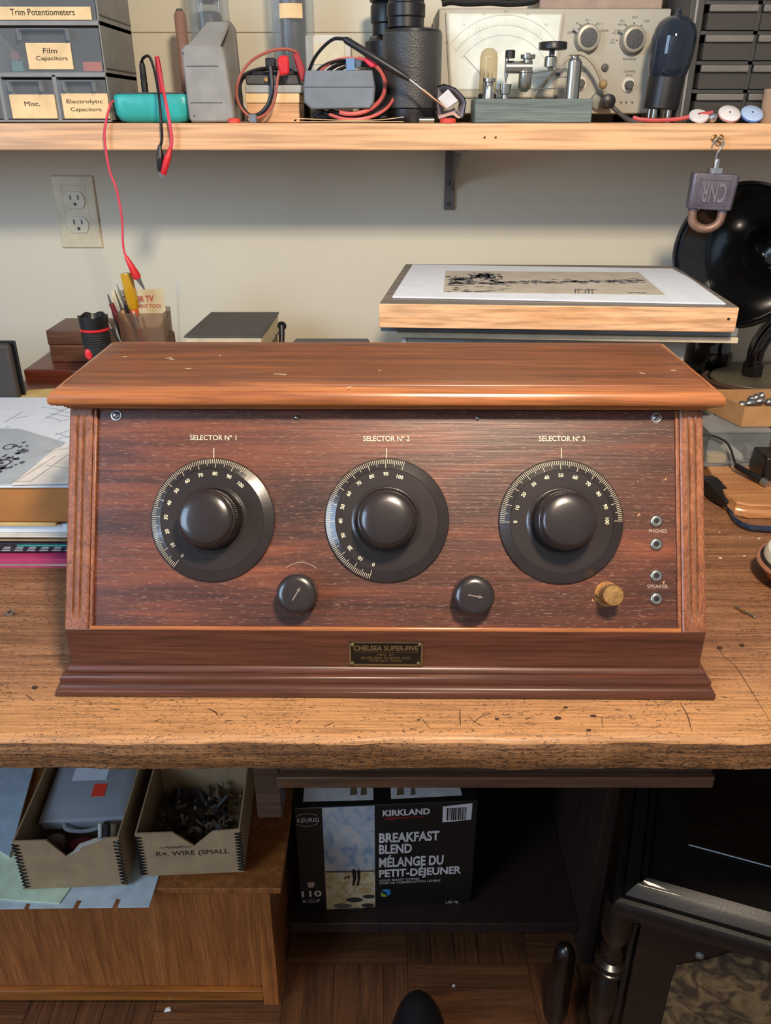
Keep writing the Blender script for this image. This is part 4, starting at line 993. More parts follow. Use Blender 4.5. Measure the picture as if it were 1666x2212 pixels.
# coffee box
a = Pz(650, 1968, .0605); b = Pz(1019, 1949, .0605); xd_ = (b-a).normalized(); W_ = (b-a).length
CB = Plane(a, xd_, (0, 0, 1)); Hc = CB.loc(835, 1738)[1]
yd_ = Vector((-xd_.y, xd_.x, 0)); MC2 = T(*a) @ Matrix((xd_, yd_, Vector((0,0,1)))).transposed().to_4x4()
cf = thing('coffee_carton', 'black breakfast blend coffee carton on the shelf under the bench', 'carton', tuple(a))
part('carton_body', MB().box(0, W_, 0, .19, 0, Hc, MC2), M_coffee, cf, bevel=.002)
p0 = CB.loc(706, 1966)[0]; p1 = CB.loc(811, 1960)[0]
m, N, L, B = newmat('beach_painting')
tc = N.new('ShaderNodeTexCoord'); sx = N.new('ShaderNodeSeparateXYZ'); L.new(tc.outputs['Generated'], sx.inputs[0])
nz = noise(N, L, 3.0, 5, .8, mapping(N, L, (1.2, 1, 3), 'Generated'))
sky = ramp(N, L, nz.outputs[0], [(.35, hx('7c90a6')), (.5, hx('a4aab0')), (.65, hx('b8b2ac'))])
nz2 = noise(N, L, 5.0, 4, .5, mapping(N, L, (1, 1, 4), 'Generated', ))
snd = ramp(N, L, nz2.outputs[0], [(.35, hx('a58b5c')), (.6, hx('c4b490')), (.75, hx('a9b4b8'))])
st = ramp(N, L, sx.outputs[2], [(.385, (1, 1, 1, 1)), (.395, (0, 0, 0, 1))])
L.new(mix(N, L, st.outputs[0], sky.outputs[0], snd.outputs[0]), B.inputs['Base Color']); B.inputs['Roughness'].default_value = .5
pic = part('beach_picture', MB().box(p0, p1, -.0004, .0002, .001, Hc-.001, MC2), m, cf)
def cpoly(mb, pts, z=.0005):
    q = [CB.loc(u, v) for u, v in pts]; mb.prism(q, .0002, z+.0006, CB.M)
mb = MB(); cpoly(mb, [(704, 1884), (811, 1882), (811, 1880), (704, 1881)]); part('sea_line', mb, M_dgray, pic, smooth=False)
for pts in ([(760, 1880), (764, 1876), (769, 1880), (770, 1895), (765, 1912), (761, 1912), (763, 1896)], [(771, 1881), (775, 1877), (779, 1882), (778, 1896), (775, 1912), (771, 1912), (773, 1896)]):
    mb = MB(); cpoly(mb, pts); part('walking_figure', mb, M_black, pic, smooth=False)
mb = MB(); cpoly(mb, [(742, 1894), (757, 1890), (756, 1893), (754, 1899), (750, 1894), (746, 1900), (744, 1896)]); part('dog_figure', mb, M_redbox, pic, smooth=False)
for i, (u, v, ru, rv) in enumerate(((766, 1943, 18, 5), (740, 1956, 20, 5), (797, 1936, 13, 4), (770, 1963, 22, 3), (795, 1955, 14, 4))):
    mb = MB(); cpoly(mb, [(u+ru*cos(2*pi*j/12), v+rv*sin(2*pi*j/12)) for j in range(12)]); part('beach_rock', mb, plain('rock_%d' % i, '2f2b2a' if i % 2 == 0 else '55504e', .6), pic, smooth=False)
M_wprint = plain('white_print', 'c9c4c0', .6)
for tx, u0, u1, v0, v1, bo in (('KIRKLAND', 827, 929, 1750, 1763, .03), ('BREAKFAST', 819, 949, 1800, 1821, .03), ('BLEND', 819, 890, 1825, 1845, .03), ('MÉLANGE DU', 819, 958, 1848, 1874, .03), ('PETIT-DÉJEUNER', 819, 996, 1875, 1900, .03), ('110', 652, 695, 1925, 1938, .02), ('KEURIG', 642, 689, 1768, 1777, .0), ('K-CUP', 655, 692, 1944, 1950, 0), ('LIGHT ROAST COFFEE', 820, 906, 1900, 1904, 0), ('CAFÉ DE TORRÉFACTION LÉGÈRE', 820, 951, 1905, 1910, 0), ('1,02 kg', 963, 990, 1946, 1953, 0)):
    part('printed_line', MB().ptext(tx, CB, u0, u1, v0, v1, off=.0003, bold=bo), M_wprint, cf, smooth=False)
part('red_script', MB().ptext('Signature', CB, 829, 918, 1764, 1772, off=.0003, shear=.4), plain('red_script', 'a02028', .6), cf, smooth=False)
q = [CB.loc(u, v) for u, v in ((956, 1776), (1018, 1770), (1021, 1735), (957, 1742))]
bc_ = part('barcode_patch', MB().prism(q, 0, .0006, CB.M), M_wprint, cf, smooth=False)
mb = MB(); x_ = CB.loc(965, 1765)[0]; zq = CB.loc(985, 1771)[1]; zq2 = CB.loc(985, 1744)[1]
for i in range(14):
    w_ = random.choice((.0008, .0014, .0022)); mb.box(x_, x_+w_, zq, zq2, .0006, .0009, CB.M); x_ += w_+random.choice((.0009, .0014))
part('bars', mb, M_black, bc_, smooth=False, kind='stuff')
mb = MB(); cpoly(mb, [(820, 1918), (847, 1917), (847, 1938), (820, 1939)]); lg = part('emblem', mb, plain('emblem_black', '0a0a0a', .5), cf, smooth=False)
mb = MB()
q = [CB.loc(u, v) for u, v in ((824, 1923), (832, 1919), (842, 1920), (845, 1928), (838, 1934), (834, 1926))]; mb.prism(q, .0011, .0014, CB.M); part('emblem_swirl', mb, plain('emblem_blue', '2b7fb4', .5), lg, smooth=False)
q = [CB.loc(u, v) for u, v in ((822, 1926), (833, 1931), (836, 1936), (824, 1935))]; part('emblem_leaf', MB().prism(q, .0011, .0014, CB.M), plain('emblem_green', '88a83a', .5), lg, smooth=False)
for sg, vv in ((1, 1758), (-1, 1786)):
    mb = MB(); c0 = CB.loc(663, 1771); rs = []
    for i in range(13):
        a_ = (R(35)+R(110)*i/12)*sg; rs.append([(c0[0]+.021*k*cos(a_), c0[1]+.014*k*sin(a_), z) for k, z in ((1, .0002), (1.05, .0002), (1.05, .0006), (1, .0006))])
    mb.rings(rs, CB.M); part('brand_arc', mb, M_faded, cf, smooth=False)
part('cup_symbol', MB().prism([CB.loc(u, v) for u, v in ((664, 1906), (680, 1905), (678, 1916), (667, 1917))], .0002, .0006, CB.M), M_faded, cf, smooth=False)
# pictures on the carton top
TP = Plane(a+Vector((0, 0, Hc)), xd_, yd_)
for pts, br in (([(655, 1732), (807, 1728), (806, 1680), (659, 1680)], ((757, 771), (780, 792))), ([(845, 1726), (998, 1718), (988, 1675), (843, 1675)], ((858, 872), (888, 897)))):
    q = [TP.loc(u, v) for u, v in pts]; q = [(x_, min(y_, .185)) for x_, y_ in q]
    pp_ = part('top_picture', MB().prism(q, .0002, .0008, TP.M), M_wprint, cf, smooth=False)
    for u0, u1 in br:
        q = [TP.loc(u, v) for u, v in ((u0-1, 1719), (u1+1, 1717), (u1-3, 1675), (u0+3, 1675))]
        q = [(x_, min(y_, .180)) for x_, y_ in q]
        part('brown_figure', MB().prism(q, .0008, .0011, TP.M), plain('brown_shape', '6a5440', .6), pp_, smooth=False)

# shoe
sc_ = Pz(900, 2190, .03)
sh = thing('shoe', 'black leather shoe toe at the bottom edge of the photo', 'shoe', (sc_.x, sc_.y, 0))
Ms = T(sc_.x+.003, sc_.y-.06, 0)
rs = []
for t in [(i/20)**2 for i in range(21)]:
    y = .10-.30*t; wd = .047*max(.02, (1-(1-min(t*3.0, 1))**2)**.5)*(1-.12*max(0, t-.45)); ht = .010+.060*(1-(1-min(t*2.2, 1))**2)**.5*(1-.05*t)
    rs.append([(wd*cos(a_), y, .012+ht*max(0, sin(a_))**.7) for a_ in [pi*j/14 for j in range(15)]])
part('upper', MB().rings(rs, Ms), M_shoe, sh, angle=60)
sole = [(wd_*1.0, y_) for wd_, y_ in []]
outl = [(r[0][0]*1.06, r[0][1]) for r in rs]; outl = [(x_, y_+.003) for x_, y_ in outl]; outr = [(-x_, y_) for x_, y_ in reversed(outl)]
part('sole', MB().prism(outl+outr, 0, .0118, Ms), M_blackrub, sh, bevel=.002)
rs = []
for t in [i/8 for i in range(9)]:
    y = -.005-.18*t; hw = .012+.014*t
    rs.append([(x_, y,   .012+.010+.060*(1-(1-min((.10-y)/.30*2.2, 1))**2)**.5*(1-.05*(.10-y)/.30)+.001-(x_/.047)**2*.012+dz_) for x_, dz_ in ((-hw, 0), (-hw*.5, .003), (0, .0045), (hw*.5, .003), (hw, 0))])
part('tongue', MB().rings(rs, Ms, closed=False, cap0=False, cap1=False), plain('grey_leather', '3c3a40', .5), sh)

# ================================================================== black console at the right
zk = .448
A0 = Pz(1326, 1946, zk); B0 = Pz(1666, 2046, zk); L0 = Pz(1322, 1665, zk)
xd_ = (B0-A0).normalized(); yd_ = Vector((-xd_.y, xd_.x, 0))
KW = .66; KD = .50; rot = atan2(xd_.y, xd_.x)
MK = T(*Vector((A0.x, A0.y, 0))) @ Rz(rot)
ck = thing('console_cabinet', 'dark ebonised console cabinet with moulded top and woven grille under the bench', 'console', (A0.x, A0.y, 0), rot)
mb = MB().moulding(.034, KW-.034, .034, KD, [(.004, zk-.045), (.020, zk-.043), (.0215, zk-.038), (.026, zk-.034), (.030, zk-.026), (.034, zk-.018), (.034, zk-.008), (.031, zk-.002), (.026, zk), (.022, zk-.003), (.0215, zk+.002), (.014, zk+.010), (.007, zk+.014), (.0065, zk+.010), (.002, zk+.013), (-.002, zk+.016), (-.0025, zk+.011), (-.03, zk+.011)], MK)
part('moulded_top', mb, M_ebony_edge, ck, angle=30)
zi_ = zk+.0112
a1 = MK.inverted() @ Pz(1485, 1828, zi_); b1 = MK.inverted() @ Pz(1666, 1865, zi_)
part('top_panel', MB().box(a1.x, KW-.09, a1.y, KD-.02, zi_, zi_+.004, MK), M_ebony, ck, bevel=.002)
part('cabinet_body', MB().box(.040, KW-.04, .045, KD-.01, .03, zk-.046, MK), M_ebony, ck, bevel=.002)
fpk = Plane(MK @ Vector((.04, .045, 0)), xd_, (0, 0, 1))
q = [fpk.loc(u, v) for u, v in ((1425, 2230), (1450, 2120), (1462, 2085), (1545, 2068), (1590, 2052), (1700, 2075), (1800, 2230))]
m, N, L, B = newmat('grille_cloth')
v = mapping(N, L, (1, 1, 1)); n1 = noise(N, L, 34, 6, 1.5, v); r = ramp(N, L, n1.outputs[0], [(.4, hx('3c2c1a')), (.55, hx('6e5636')), (.65, hx('7e6844'))])
wv = N.new('ShaderNodeTexWave'); wv.inputs['Scale'].default_value = 260; wv.inputs['Distortion'].default_value = 2; L.new(v, wv.inputs['Vector'])
L.new(mix(N, L, .45, r.outputs[0], wv.outputs[0], 'MULTIPLY'), B.inputs['Base Color']); B.inputs['Roughness'].default_value = .8; bump(N, L, B, wv.outputs[0], .4)
part('grille_cloth', MB().prism(q, .0002, .002, fpk.M), m, ck, smooth=False)
x_, y_ = fpk.loc(1512, 2064); part('front_screw', MB().lathe([(.006, 0), (.005, .002), (.0025, .003), (.002, .0012), (0, .0012)], fpk.M @ T(x_, y_, 0), 24), M_steel, ck)
q = [fpk.loc(u, v) for u, v in ((1380, 1995), (1372, 2020), (1330, 2230), (1318, 2230), (1362, 2020), (1372, 1992))]
part('front_bead', MB().prism(q, 0, .002, fpk.M), M_ebony_edge, ck)
# turned front column
tcx = P(1325, 2060, A0.y+.055)
cc_ = MK @ Vector((.012, .052, 0))
prof = [(.018, 0), (.020, .01), (.016, .03), (.012, .05), (.019, .08), (.021, .10), (.014, .125), (.012, .13), (.016, .15), (.0205, .19), (.021, .215), (.016, .24), (.0125, .250), (.021, .256), (.021, .262), (.014, .266), (.022, .270), (.022, .276), (.015, .280), (.017, .300), (.013, .312), (.020, .33), (.022, .35), (.022, zk-.047)]
part('turned_leg', MB().lathe(prof, T(cc_.x, cc_.y, 0), 40), M_ebony, ck, angle=50)
cc_ = MK @ Vector((-.052, .120, 0))
part('rear_leg', MB().lathe([(.014, 0), (.018, .03), (.018, .10), (.017, .16), (.013, .175), (.008, .182), (0, .185)], T(cc_.x, cc_.y, 0), 32), M_ebony, ck)

# ================================================================== wall shelf, outlet, bracket
zt, zb = SHZ, P(833, 325, SHF).z
sf = thing('wall_shelf', 'long light maple shelf on the wall above the bench', 'shelf', (0, 1.33, zb))
part('shelf_board', MB().box(-1.6, 1.6, SHF, WALL-.0005, zb, zt), M_maple, sf, bevel=.0025, seg=3)
for u in (1047, 1071):
    a = P(u, 297, SHF); part('nail_hole', MB().cyl((a.x, SHF-.0003, a.z), (a.x, SHF+.001, a.z), .0016, .0016, 10), plain('hole', '5c3420', .8), sf)
M_br = plain('grey_bracket', '6e6866', .6)
for xb in (P(972, 400, WALL-.008).x, -.95):
    lz = P(970, 454, WALL-.01).z
    bk_ = thing('shelf_bracket', 'grey steel bracket screwed to the wall under the middle of the shelf' if xb > -.5 else 'grey steel shelf bracket further left beyond the outlet', 'bracket', (xb, WALL-.01, lz))
    part('wall_leg', MB().box(xb-.0085, xb+.0085, WALL-.006, WALL-.0005, lz, zb-.0005), M_br, bk_, bevel=.001)
    part('shelf_arm', MB().box(xb-.0085, xb+.0085, SHF+.03, WALL-.0062, zb-.004, zb-.0005), M_br, bk_, bevel=.001)
    poly = [(WALL-.0062, zb-.0042), (WALL-.0062, zb-.070), (WALL-.03, zb-.052), (WALL-.09, zb-.034), (WALL-.15, zb-.020), (WALL-.20, zb-.0042)]
    part('curved_web', MB().rings([[(xb+.002, y, z) for y, z in poly], [(xb+.006, y, z) for y, z in poly]]), M_br, bk_)
    for dz_ in (.010, .042): part('bracket_screw', MB().lathe([(.0035, 0), (.003, .0015), (0, .002)], T(xb-.001, WALL-.006, lz+dz_) @ Rx(pi/2), 16), M_dgray, bk_)
# outlet
OW = front(WALL-.0005); a0, b0 = OW.loc(138, 535); a1, b1 = OW.loc(222, 535); _, bt_ = OW.loc(155, 379)
xw0 = P(127, 457, WALL).x-.003; xw1 = P(211, 457, WALL).x+.001
ol = thing('wall_outlet', 'ivory double electrical outlet with cover plate on the wall left of centre', 'outlet', ((xw0+xw1)/2, WALL, b0))
zc_ = (b0+bt_)/2; xc_ = (xw0+xw1)/2; hw_ = (xw1-xw0)/2; hh_ = (bt_-b0)/2
MW = T(xc_, WALL-.0004, zc_) @ Rx(pi/2)
part('cover_plate', MB().moulding(-hw_, hw_, -hh_, hh_, [(0, 0), (0, .0018), (-.0016, .0036), (-.014, .0044), (-.0145, .0040), (-.015, .0044)], MW), M_plate_iv, ol, angle=25)
for s in (1, -1):
    Mr = MW @ T(0, s*.0195, 0)
    poly = []
    for i in range(40):
        a = 2*pi*i/40; poly.append((.0172*cos(a), max(-.0135, min(.0135, .0172*sin(a)))))
    rc = part('receptacle', MB().prism(poly, .0040, .0062, Mr), plain('socket_ivory', 'd8cfb6', .3), ol, bevel=.0006)
    for k in (-1, 1): part('socket_slot', MB().box(k*.0064-.0012, k*.0064+.0012, .0008, .0080, .0060, .0064, Mr), M_dgray, rc, smooth=False)
    part('ground_hole', MB().prism([(.0024*cos(2*pi*i/16), -.0062+.0026*sin(2*pi*i/16)) for i in range(16)], .0060, .0065, Mr), M_black, rc, smooth=False)
part('plate_screw', MB().lathe([(.0028, .0042), (.0024, .0052), (0, .0054)], MW, 16), M_plate_iv, ol)

# ================================================================== padlock hanging from the shelf edge
e = P(1551, 299, SHF-.008)
eye = thing('cup_hook', 'small brass screw eye in the front edge of the shelf', 'hook', (e.x, SHF, e.z))
part('hook_plate', MB().lathe([(.0048, 0), (.0046, .0014), (.0025, .0028), (.0016, .006)], T(e.x-.002, SHF, e.z) @ Rx(pi/2), 24), M_brass, eye)
part('eye_ring', MB().tube([Vector((e.x-.002+.0040*cos(a)+.0045, SHF-.0095, e.z+.0042*sin(a))) for a in [pi+i*2*pi/18 for i in range(19)]], .0012, 8, sub=2), M_brass, eye)
DH = SHF-.0095
pts = [P(u, v, DH) for u, v in ((1541, 312), (1545, 303), (1553, 298), (1562, 303), (1563, 314), (1555, 324), (1549, 333), (1547, 346), (1546, 356))]
mgn = thing('magnet_hook', 'chrome magnetic hook hanging from the brass screw eye and holding the padlock', 'hook', tuple(P(1546, 374, DH)))
part('hook_wire', MB().tube(pts, .0013, 10), M_chrome, mgn)
z1 = P(1546, 362, DH).z; z2 = P(1546, 374, DH).z; xm = P(1546, 366, DH).x
zh = P(1546, 343, DH).z
part('hook_stem', MB().lathe([(.0042, 0), (.0042, zh-z1-.002), (.0034, zh-z1)], T(xm, DH, z1), 24), M_chrome, mgn)
part('magnet_base', MB().lathe([(.0105, 0), (.0105, z1-z2-.0008), (.0098, z1-z2)], T(xm, DH, z2), 32), M_chrome, mgn)
rp = Rz(R(-14)) ; DPK = DH
zt_ = z2-.0002; zb_ = P(1530, 452, DH).z
xk = P(1537, 410, DH).x
w0 = (P(1588, 410, DH).x-P(1487, 410, DH).x)/2*.96
pk = thing('padlock', 'old iron padlock hanging upside down under the shelf edge with raised CNR lettering', 'padlock', (xk, DH, zb_))
MPk = T(xk, DH, zb_) @ Ry(R(2.5)) @ Rz(R(-8))
H_ = zt_-zb_
M_iron = plain('old_iron', '66616c', .42, .55, bmp=.15, var=.1, vs=60)
body = [(w0*.90, -.010), (w0, -.007), (w0, .007), (w0*.90, .010), (-w0*.90, .010), (-w0, .007), (-w0, -.007), (-w0*.90, -.010)]
part('lock_body', MB().rings([[(x*k, y*k, z) for x, y in body] for z, k in ((0, .93), (.0015, .96), (H_-.0015, 1.0), (H_, .97))], MPk), M_iron, pk, bevel=.001)
MF_ = MPk @ T(0, -.0098, H_*.48) @ Rx(pi/2)
for q_, t0 in ((.80, .0009), ):
    a_, b_ = w0*.66, H_*.36
    mb = MB()
    mb.box(-a_, a_, b_-.0008, b_, -.001, t0, MF_).box(-a_, a_, -b_, -b_+.0008, -.001, t0, MF_).box(-a_, -a_+.0008, -b_, b_, -.001, t0, MF_).box(a_-.0008, a_, -b_, b_, -.001, t0, MF_)
    part('raised_border', mb, M_iron, pk)
part('raised_letters', MB().text('CNR', MF_ @ Rz(pi) @ T(0, 0, .0002), wd=w0*1.08, ht=H_*.56, depth=.0016, bold=.02), plain('iron_letters', '8a8690', .35, .6), pk, smooth=False)
rb = (P(1568, 460, DH).x-P(1490, 460, DH).x)/2
r_o = rb*.78
pts = [MPk @ Vector((-r_o-.0005, 0, .002)), MPk @ Vector((-r_o, 0, -.008))]+[MPk @ Vector((-r_o*cos(a), 0, -.009-(r_o*.86)*sin(a))) for a in [i*pi/10 for i in range(1, 10)]]+[MPk @ Vector((r_o, 0, -.008)), MPk @ Vector((r_o+.0005, 0, .002))]
part('shackle', MB().tube(pts, .0060, 14, sub=5), plain('rusty_brown_iron', '8c7060', .5, .5, bmp=.2, var=.1, vs=80), pk)
for s in (-1, 1): part('shackle_collar', MB().lathe([(.0068, 0), (.0068, .003)], MPk @ T(s*r_o, 0, -.003), 20), M_iron, pk)

# ================================================================== parts cabinet on the left
def drawer(parent, x0, x1, z0, z1, yf_, dp, label=None, lines=(), lab=None, clear=M_clear, lip=True, fs=.006):
    g = .0022; x0 += g; x1 -= g; z0 += g; z1 -= g
    w = x1-x0; h = z1-z0
    mb = MB().box(x0, x1, yf_, yf_+.0014, z0, z1-.004).box(x0, x0+.0014, yf_+.0014, yf_+dp, z0, z1-.004).box(x1-.0014, x1, yf_+.0014, yf_+dp, z0, z1-.004).box(x0, x1, yf_+.0014, yf_+dp, z0, z0+.0014)
    d = part('drawer', mb, clear, parent)
    if lip:
        lw = min(w*.62, .065); xm_ = (x0+x1)/2
        mb = MB().box(xm_-lw/2, xm_+lw/2, yf_-.012, yf_-.0002, z1-.0062, z1-.005).box(xm_-lw/2, xm_-lw/2+.0014, yf_-.012, yf_-.0002, z1-.018, z1-.0062).box(xm_+lw/2-.0014, xm_+lw/2, yf_-.012, yf_-.0002, z1-.018, z1-.0062)
        part('drawer_pull', mb, M_clear, d)
    if lab:
        lx0, lx1, lz0, lz1 = lab
        part('paper_label', MB().box(lx0, lx1, yf_-.0010, yf_-.0002, lz0, lz1), M_cream, d)
        fp_ = front(yf_-.0011)
        for tx, u0, u1, v0, v1 in lines: part('label_text', MB().ptext(tx, fp_, u0, u1, v0, v1, off=0.0001), M_ink, d, smooth=False)
    return d
YD = 1.235; fD = front(YD)
zr0 = SHZ+.001
def zpx(v): return P(200, v, YD).z
xR_ = P(243, 262, YD).x; xm1 = P(131, 262, YD).x; xm0 = P(14, 262, YD).x
rows = [zr0+.002, zpx(162)+.0005, zpx(49), zpx(49)+.060, zpx(49)+.118]
pc_ = thing('parts_cabinet', 'grey steel small-parts cabinet with labelled clear drawers at the left end of the shelf', 'cabinet', (-.5, 1.31, zr0))
xL_ = xm0-(xR_-xm1)*1.0
ztop = rows[-1]+.004
mb = MB()
mb.box(xL_, xR_, YD, YD+.15, zr0, zr0+.003).box(xL_, xR_, YD, YD+.15, ztop, ztop+.003).box(xL_, xL_+.002, YD, YD+.15, zr0, ztop).box(xR_-.002, xR_, YD, YD+.15, zr0, ztop).box(xL_, xR_, YD+.148, YD+.15, zr0, ztop)
for z in rows[1:4]: mb.box(xL_, xR_, YD, YD+.148, z-.003, z+.003)
for i, (a, b) in enumerate(zip(rows[:-1], rows[1:])):
    xs = [xm1, xm0] if i in (0, 3) else [xm0]
    for x in xs: mb.box(x-.0028, x+.0028, YD, YD+.148, a, b)
part('cabinet_frame', mb, M_gray2, pc_, bevel=.0006)
# stacking ridges on the right side
for v0 in (25, 140):
    z = P(225, v0+8, YD+.01).z
    part('side_seam', MB().box(xR_, xR_+.0008, YD+.004, YD+.148, z-.0008, z+.0008), M_dgray, pc_)
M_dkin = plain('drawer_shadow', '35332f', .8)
for i, (a, b) in enumerate(zip(rows[:-1], rows[1:])): part('drawer_backing', MB().box(xL_+.004, xR_-.004, YD+.10, YD+.102, a+.004, b-.004), M_dkin, pc_)  # dark sheets painted as the shade inside the drawers
def zz_(v): return zpx(v)
def xx_(u, v): return P(u, v, YD).x
drawer(pc_, xm1, xR_-.001, rows[0], rows[1], YD-.001, .09, lines=(('Electrolytic', 144, 222, 215, 226), ('Capacitors', 153, 219, 232, 243)), lab=(xx_(137, 230), xx_(236, 230), zz_(256), zz_(202)))
drawer(pc_, xm0, xm1, rows[0], rows[1], YD-.001, .09, lines=(('Misc.', 53, 86, 219, 229),), lab=(xx_(25, 230), xx_(122, 230), zz_(256), zz_(204)))
drawer(pc_, xL_, xm0, rows[0], rows[1], YD-.001, .09, lab=(xx_(-85, 230), xx_(2, 230), zz_(215), zz_(190)))
drawer(pc_, xm0, xR_-.001, rows[1], rows[2], YD-.001, .09, lines=(('Film', 93, 123, 104, 115), ('Capacitors', 78, 146, 121, 133)), lab=(xx_(60, 120), xx_(156, 120), zz_(150), zz_(93)))
drawer(pc_, xL_, xm0, rows[1], rows[2], YD-.001, .09)
drawer(pc_, xm0, xR_-.001, rows[2], rows[3], YD-.001, .09, lines=(('Trim Potentiometers', 22, 161, 19, 33),), lab=(xx_(-30, 30), xx_(198, 30), zz_(43), zz_(15)))
drawer(pc_, xL_, xm0, rows[2], rows[3], YD-.001, .09)
for a, b in ((xL_, xm0), (xm0, xm1), (xm1, xR_-.001)): drawer(pc_, a, b, rows[3], rows[4], YD-.001, .09)
def inside(name, label, cat, mb, mat): solo(name, mb, mat, label, cat)
zf_ = rows[1]+.0042
inside('film_capacitor', 'orange-red capacitor block in the right of the Film Capacitors drawer', 'capacitor', MB().box(xx_(177, 145), xx_(217, 145), YD+.006, YD+.028, zf_, zf_+.011), M_orange)
inside('green_capacitor', 'dull green capacitor in the left of the Film Capacitors drawer', 'capacitor', MB().box(xx_(22, 145), xx_(46, 145), YD+.006, YD+.02, zf_, zf_+.012), plain('dull_green', '4a8070', .5))
inside('disc_capacitor', 'copper-red disc capacitor left in the Film Capacitors drawer', 'capacitor', MB().cyl((xx_(24, 120), YD+.012, zf_+.018), (xx_(24, 120), YD+.015, zf_+.018), .006), plain('copper_red', '8a4838', .5))
for i, (u, c) in enumerate(((55, 'yellow_part'), (100, 'c'),)): pass

# ================================================================== teal meter and its leads
D = 1.235; z0 = SHZ+.0003
x0, x1 = P(243, 235, D).x, P(412, 235, D).x; zt_ = P(300, 203, D).z
tm = thing('teal_meter', 'teal plastic meter case lying flat on the shelf beside the parts cabinet', 'meter', ((x0+x1)/2, D+.03, z0))
rs = []
def rrect(x0, x1, y0, y1, r, z, n=6):
    pts = []
    for cx, cy, a0 in ((x1-r, y1-r, 0), (x0+r, y1-r, pi/2), (x0+r, y0+r, pi), (x1-r, y0+r, 3*pi/2)):
        for i in range(n+1): a = a0+pi/2*i/n; pts.append((cx+r*cos(a), cy+r*sin(a), z))
    return pts
H_ = zt_-z0
for k, zz in ((.012, 0), (.005, .003), (.001, .010), (0, .02), (0, H_-.004), (.0015, H_-.001), (.004, H_)):
    rs.append(rrect(x0+k, x1-k, D+k*.8, D+.075-k, .012, z0+zz))
part('meter_case', MB().rings(rs), M_teal, tm, angle=50)
part('meter_face', MB().rings([rrect(x0+.006, x1-.006, D+.008, D+.070, .008, z0+H_+zz) for zz in (.0001, .0022)]), M_dgray, tm, bevel=.0006)
def clip(parent, p, q, mat, w=.0065):
    """crocodile clip boot from p (wire end) to q (jaw end)"""
    p, q = Vector(p), Vector(q); F = frame_to(p, q); L_ = (q-p).length
    rs = [[(sx*a, sy*b, z) for sx, sy in ((-1,-.6), (-.6,-1), (.6,-1), (1,-.6), (1,.6), (.6,1), (-.6,1), (-1,.6))] for a, b, z in ((.0022, .0022, 0), (.0030, .0028, L_*.12), (w*.95, .0042, L_*.34), (w, .0044, L_*.5), (w*.7, .0040, L_*.75), (w*.45, .0034, L_*.86))]
    part('clip_boot', MB().rings(rs, F), mat, parent, angle=50)
    part('clip_jaw', MB().rings([[(sx*a, sy*b, z) for sx, sy in ((-1,-1), (1,-1), (1,1), (-1,1))] for a, b, z in ((w*.4, .003, L_*.86), (.0018, .0022, L_))], F), M_steel, parent)
DF = SHF-.008
Dp = 1.285
bp = P(313, 192, Dp); zin = z0+H_+.0024
bl = thing('test_lead', 'black test lead from the teal meter, its crocodile clip hanging over the shelf edge', 'lead', (bp.x, Dp, zin))
part('banana_plug', MB().lathe([(.0045, zin), (.0048, zin+.012), (.0040, zin+.016), (.0046, zin+.018), (.0040, zin+.034), (.0020, zin+.040)], T(bp.x, Dp, 0), 16), M_blackrub, bl)
pts = [Vector((bp.x, Dp, zin+.037)), P(309, 126, Dp-.01), P(322, 122, 1.262), P(333, 150, 1.235), P(343, 205, 1.205), P(348, 262, DF), P(350, 300, DF), P(345, 318, DF)]
part('wire', MB().tube(pts, .0019, 8), M_black, bl)
clip(bl, P(345, 314, DF), P(348, 380, DF), M_black)
rp_ = P(336, 190, Dp-.01)
rl = thing('test_lead', 'thick red test lead from the teal meter, its clip hanging over the shelf edge', 'lead', (rp_.x, Dp, zin))
part('banana_plug', MB().tube([Vector((P(348, 190, 1.275).x, 1.275, zin)), P(343, 150, 1.272), P(339, 122, 1.268)], lambda t: .0050-.0018*t, 12), M_redp, rl)
pts = [P(339, 124, 1.268), P(346, 160, 1.245), P(357, 215, 1.21), P(366, 262, DF-.001), P(371, 300, DF-.001), P(369, 322, DF-.001)]
part('wire', MB().tube(pts, .0022, 8), M_pink, rl)
clip(rl, P(369, 318, DF-.001), P(350, 386, DF-.001), M_redp)
pr_ = thing('probe_lead', 'thin pink-red probe lead hanging from the shelf in front of the wall', 'lead', tuple(P(237, 200, SHF-.004)))
pts = [P(246, 218, 1.222), P(240, 222, 1.210), P(237, 230, SHF-.006), P(229, 262, DF), P(226, 300, DF), P(236, 365, DF), P(252, 410, DF), P(263, 470, DF), P(266, 530, DF), P(272, 555, DF)]
part('wire', MB().tube(pts, .0016, 8), M_pink, pr_)
F_ = frame_to(P(271, 552, DF), P(298, 602, DF)); L_ = (P(298, 602, DF)-P(271, 552, DF)).length
part('probe_grip', MB().lathe([(.0018, 0), (.0030, .004), (.0062, L_*.85), (.0050, L_)], F_, 16), M_redp, pr_)
part('probe_tip', MB().cyl(P(298, 601, DF), P(312, 625, DF), .0038, .0012, 12), M_steel, pr_)

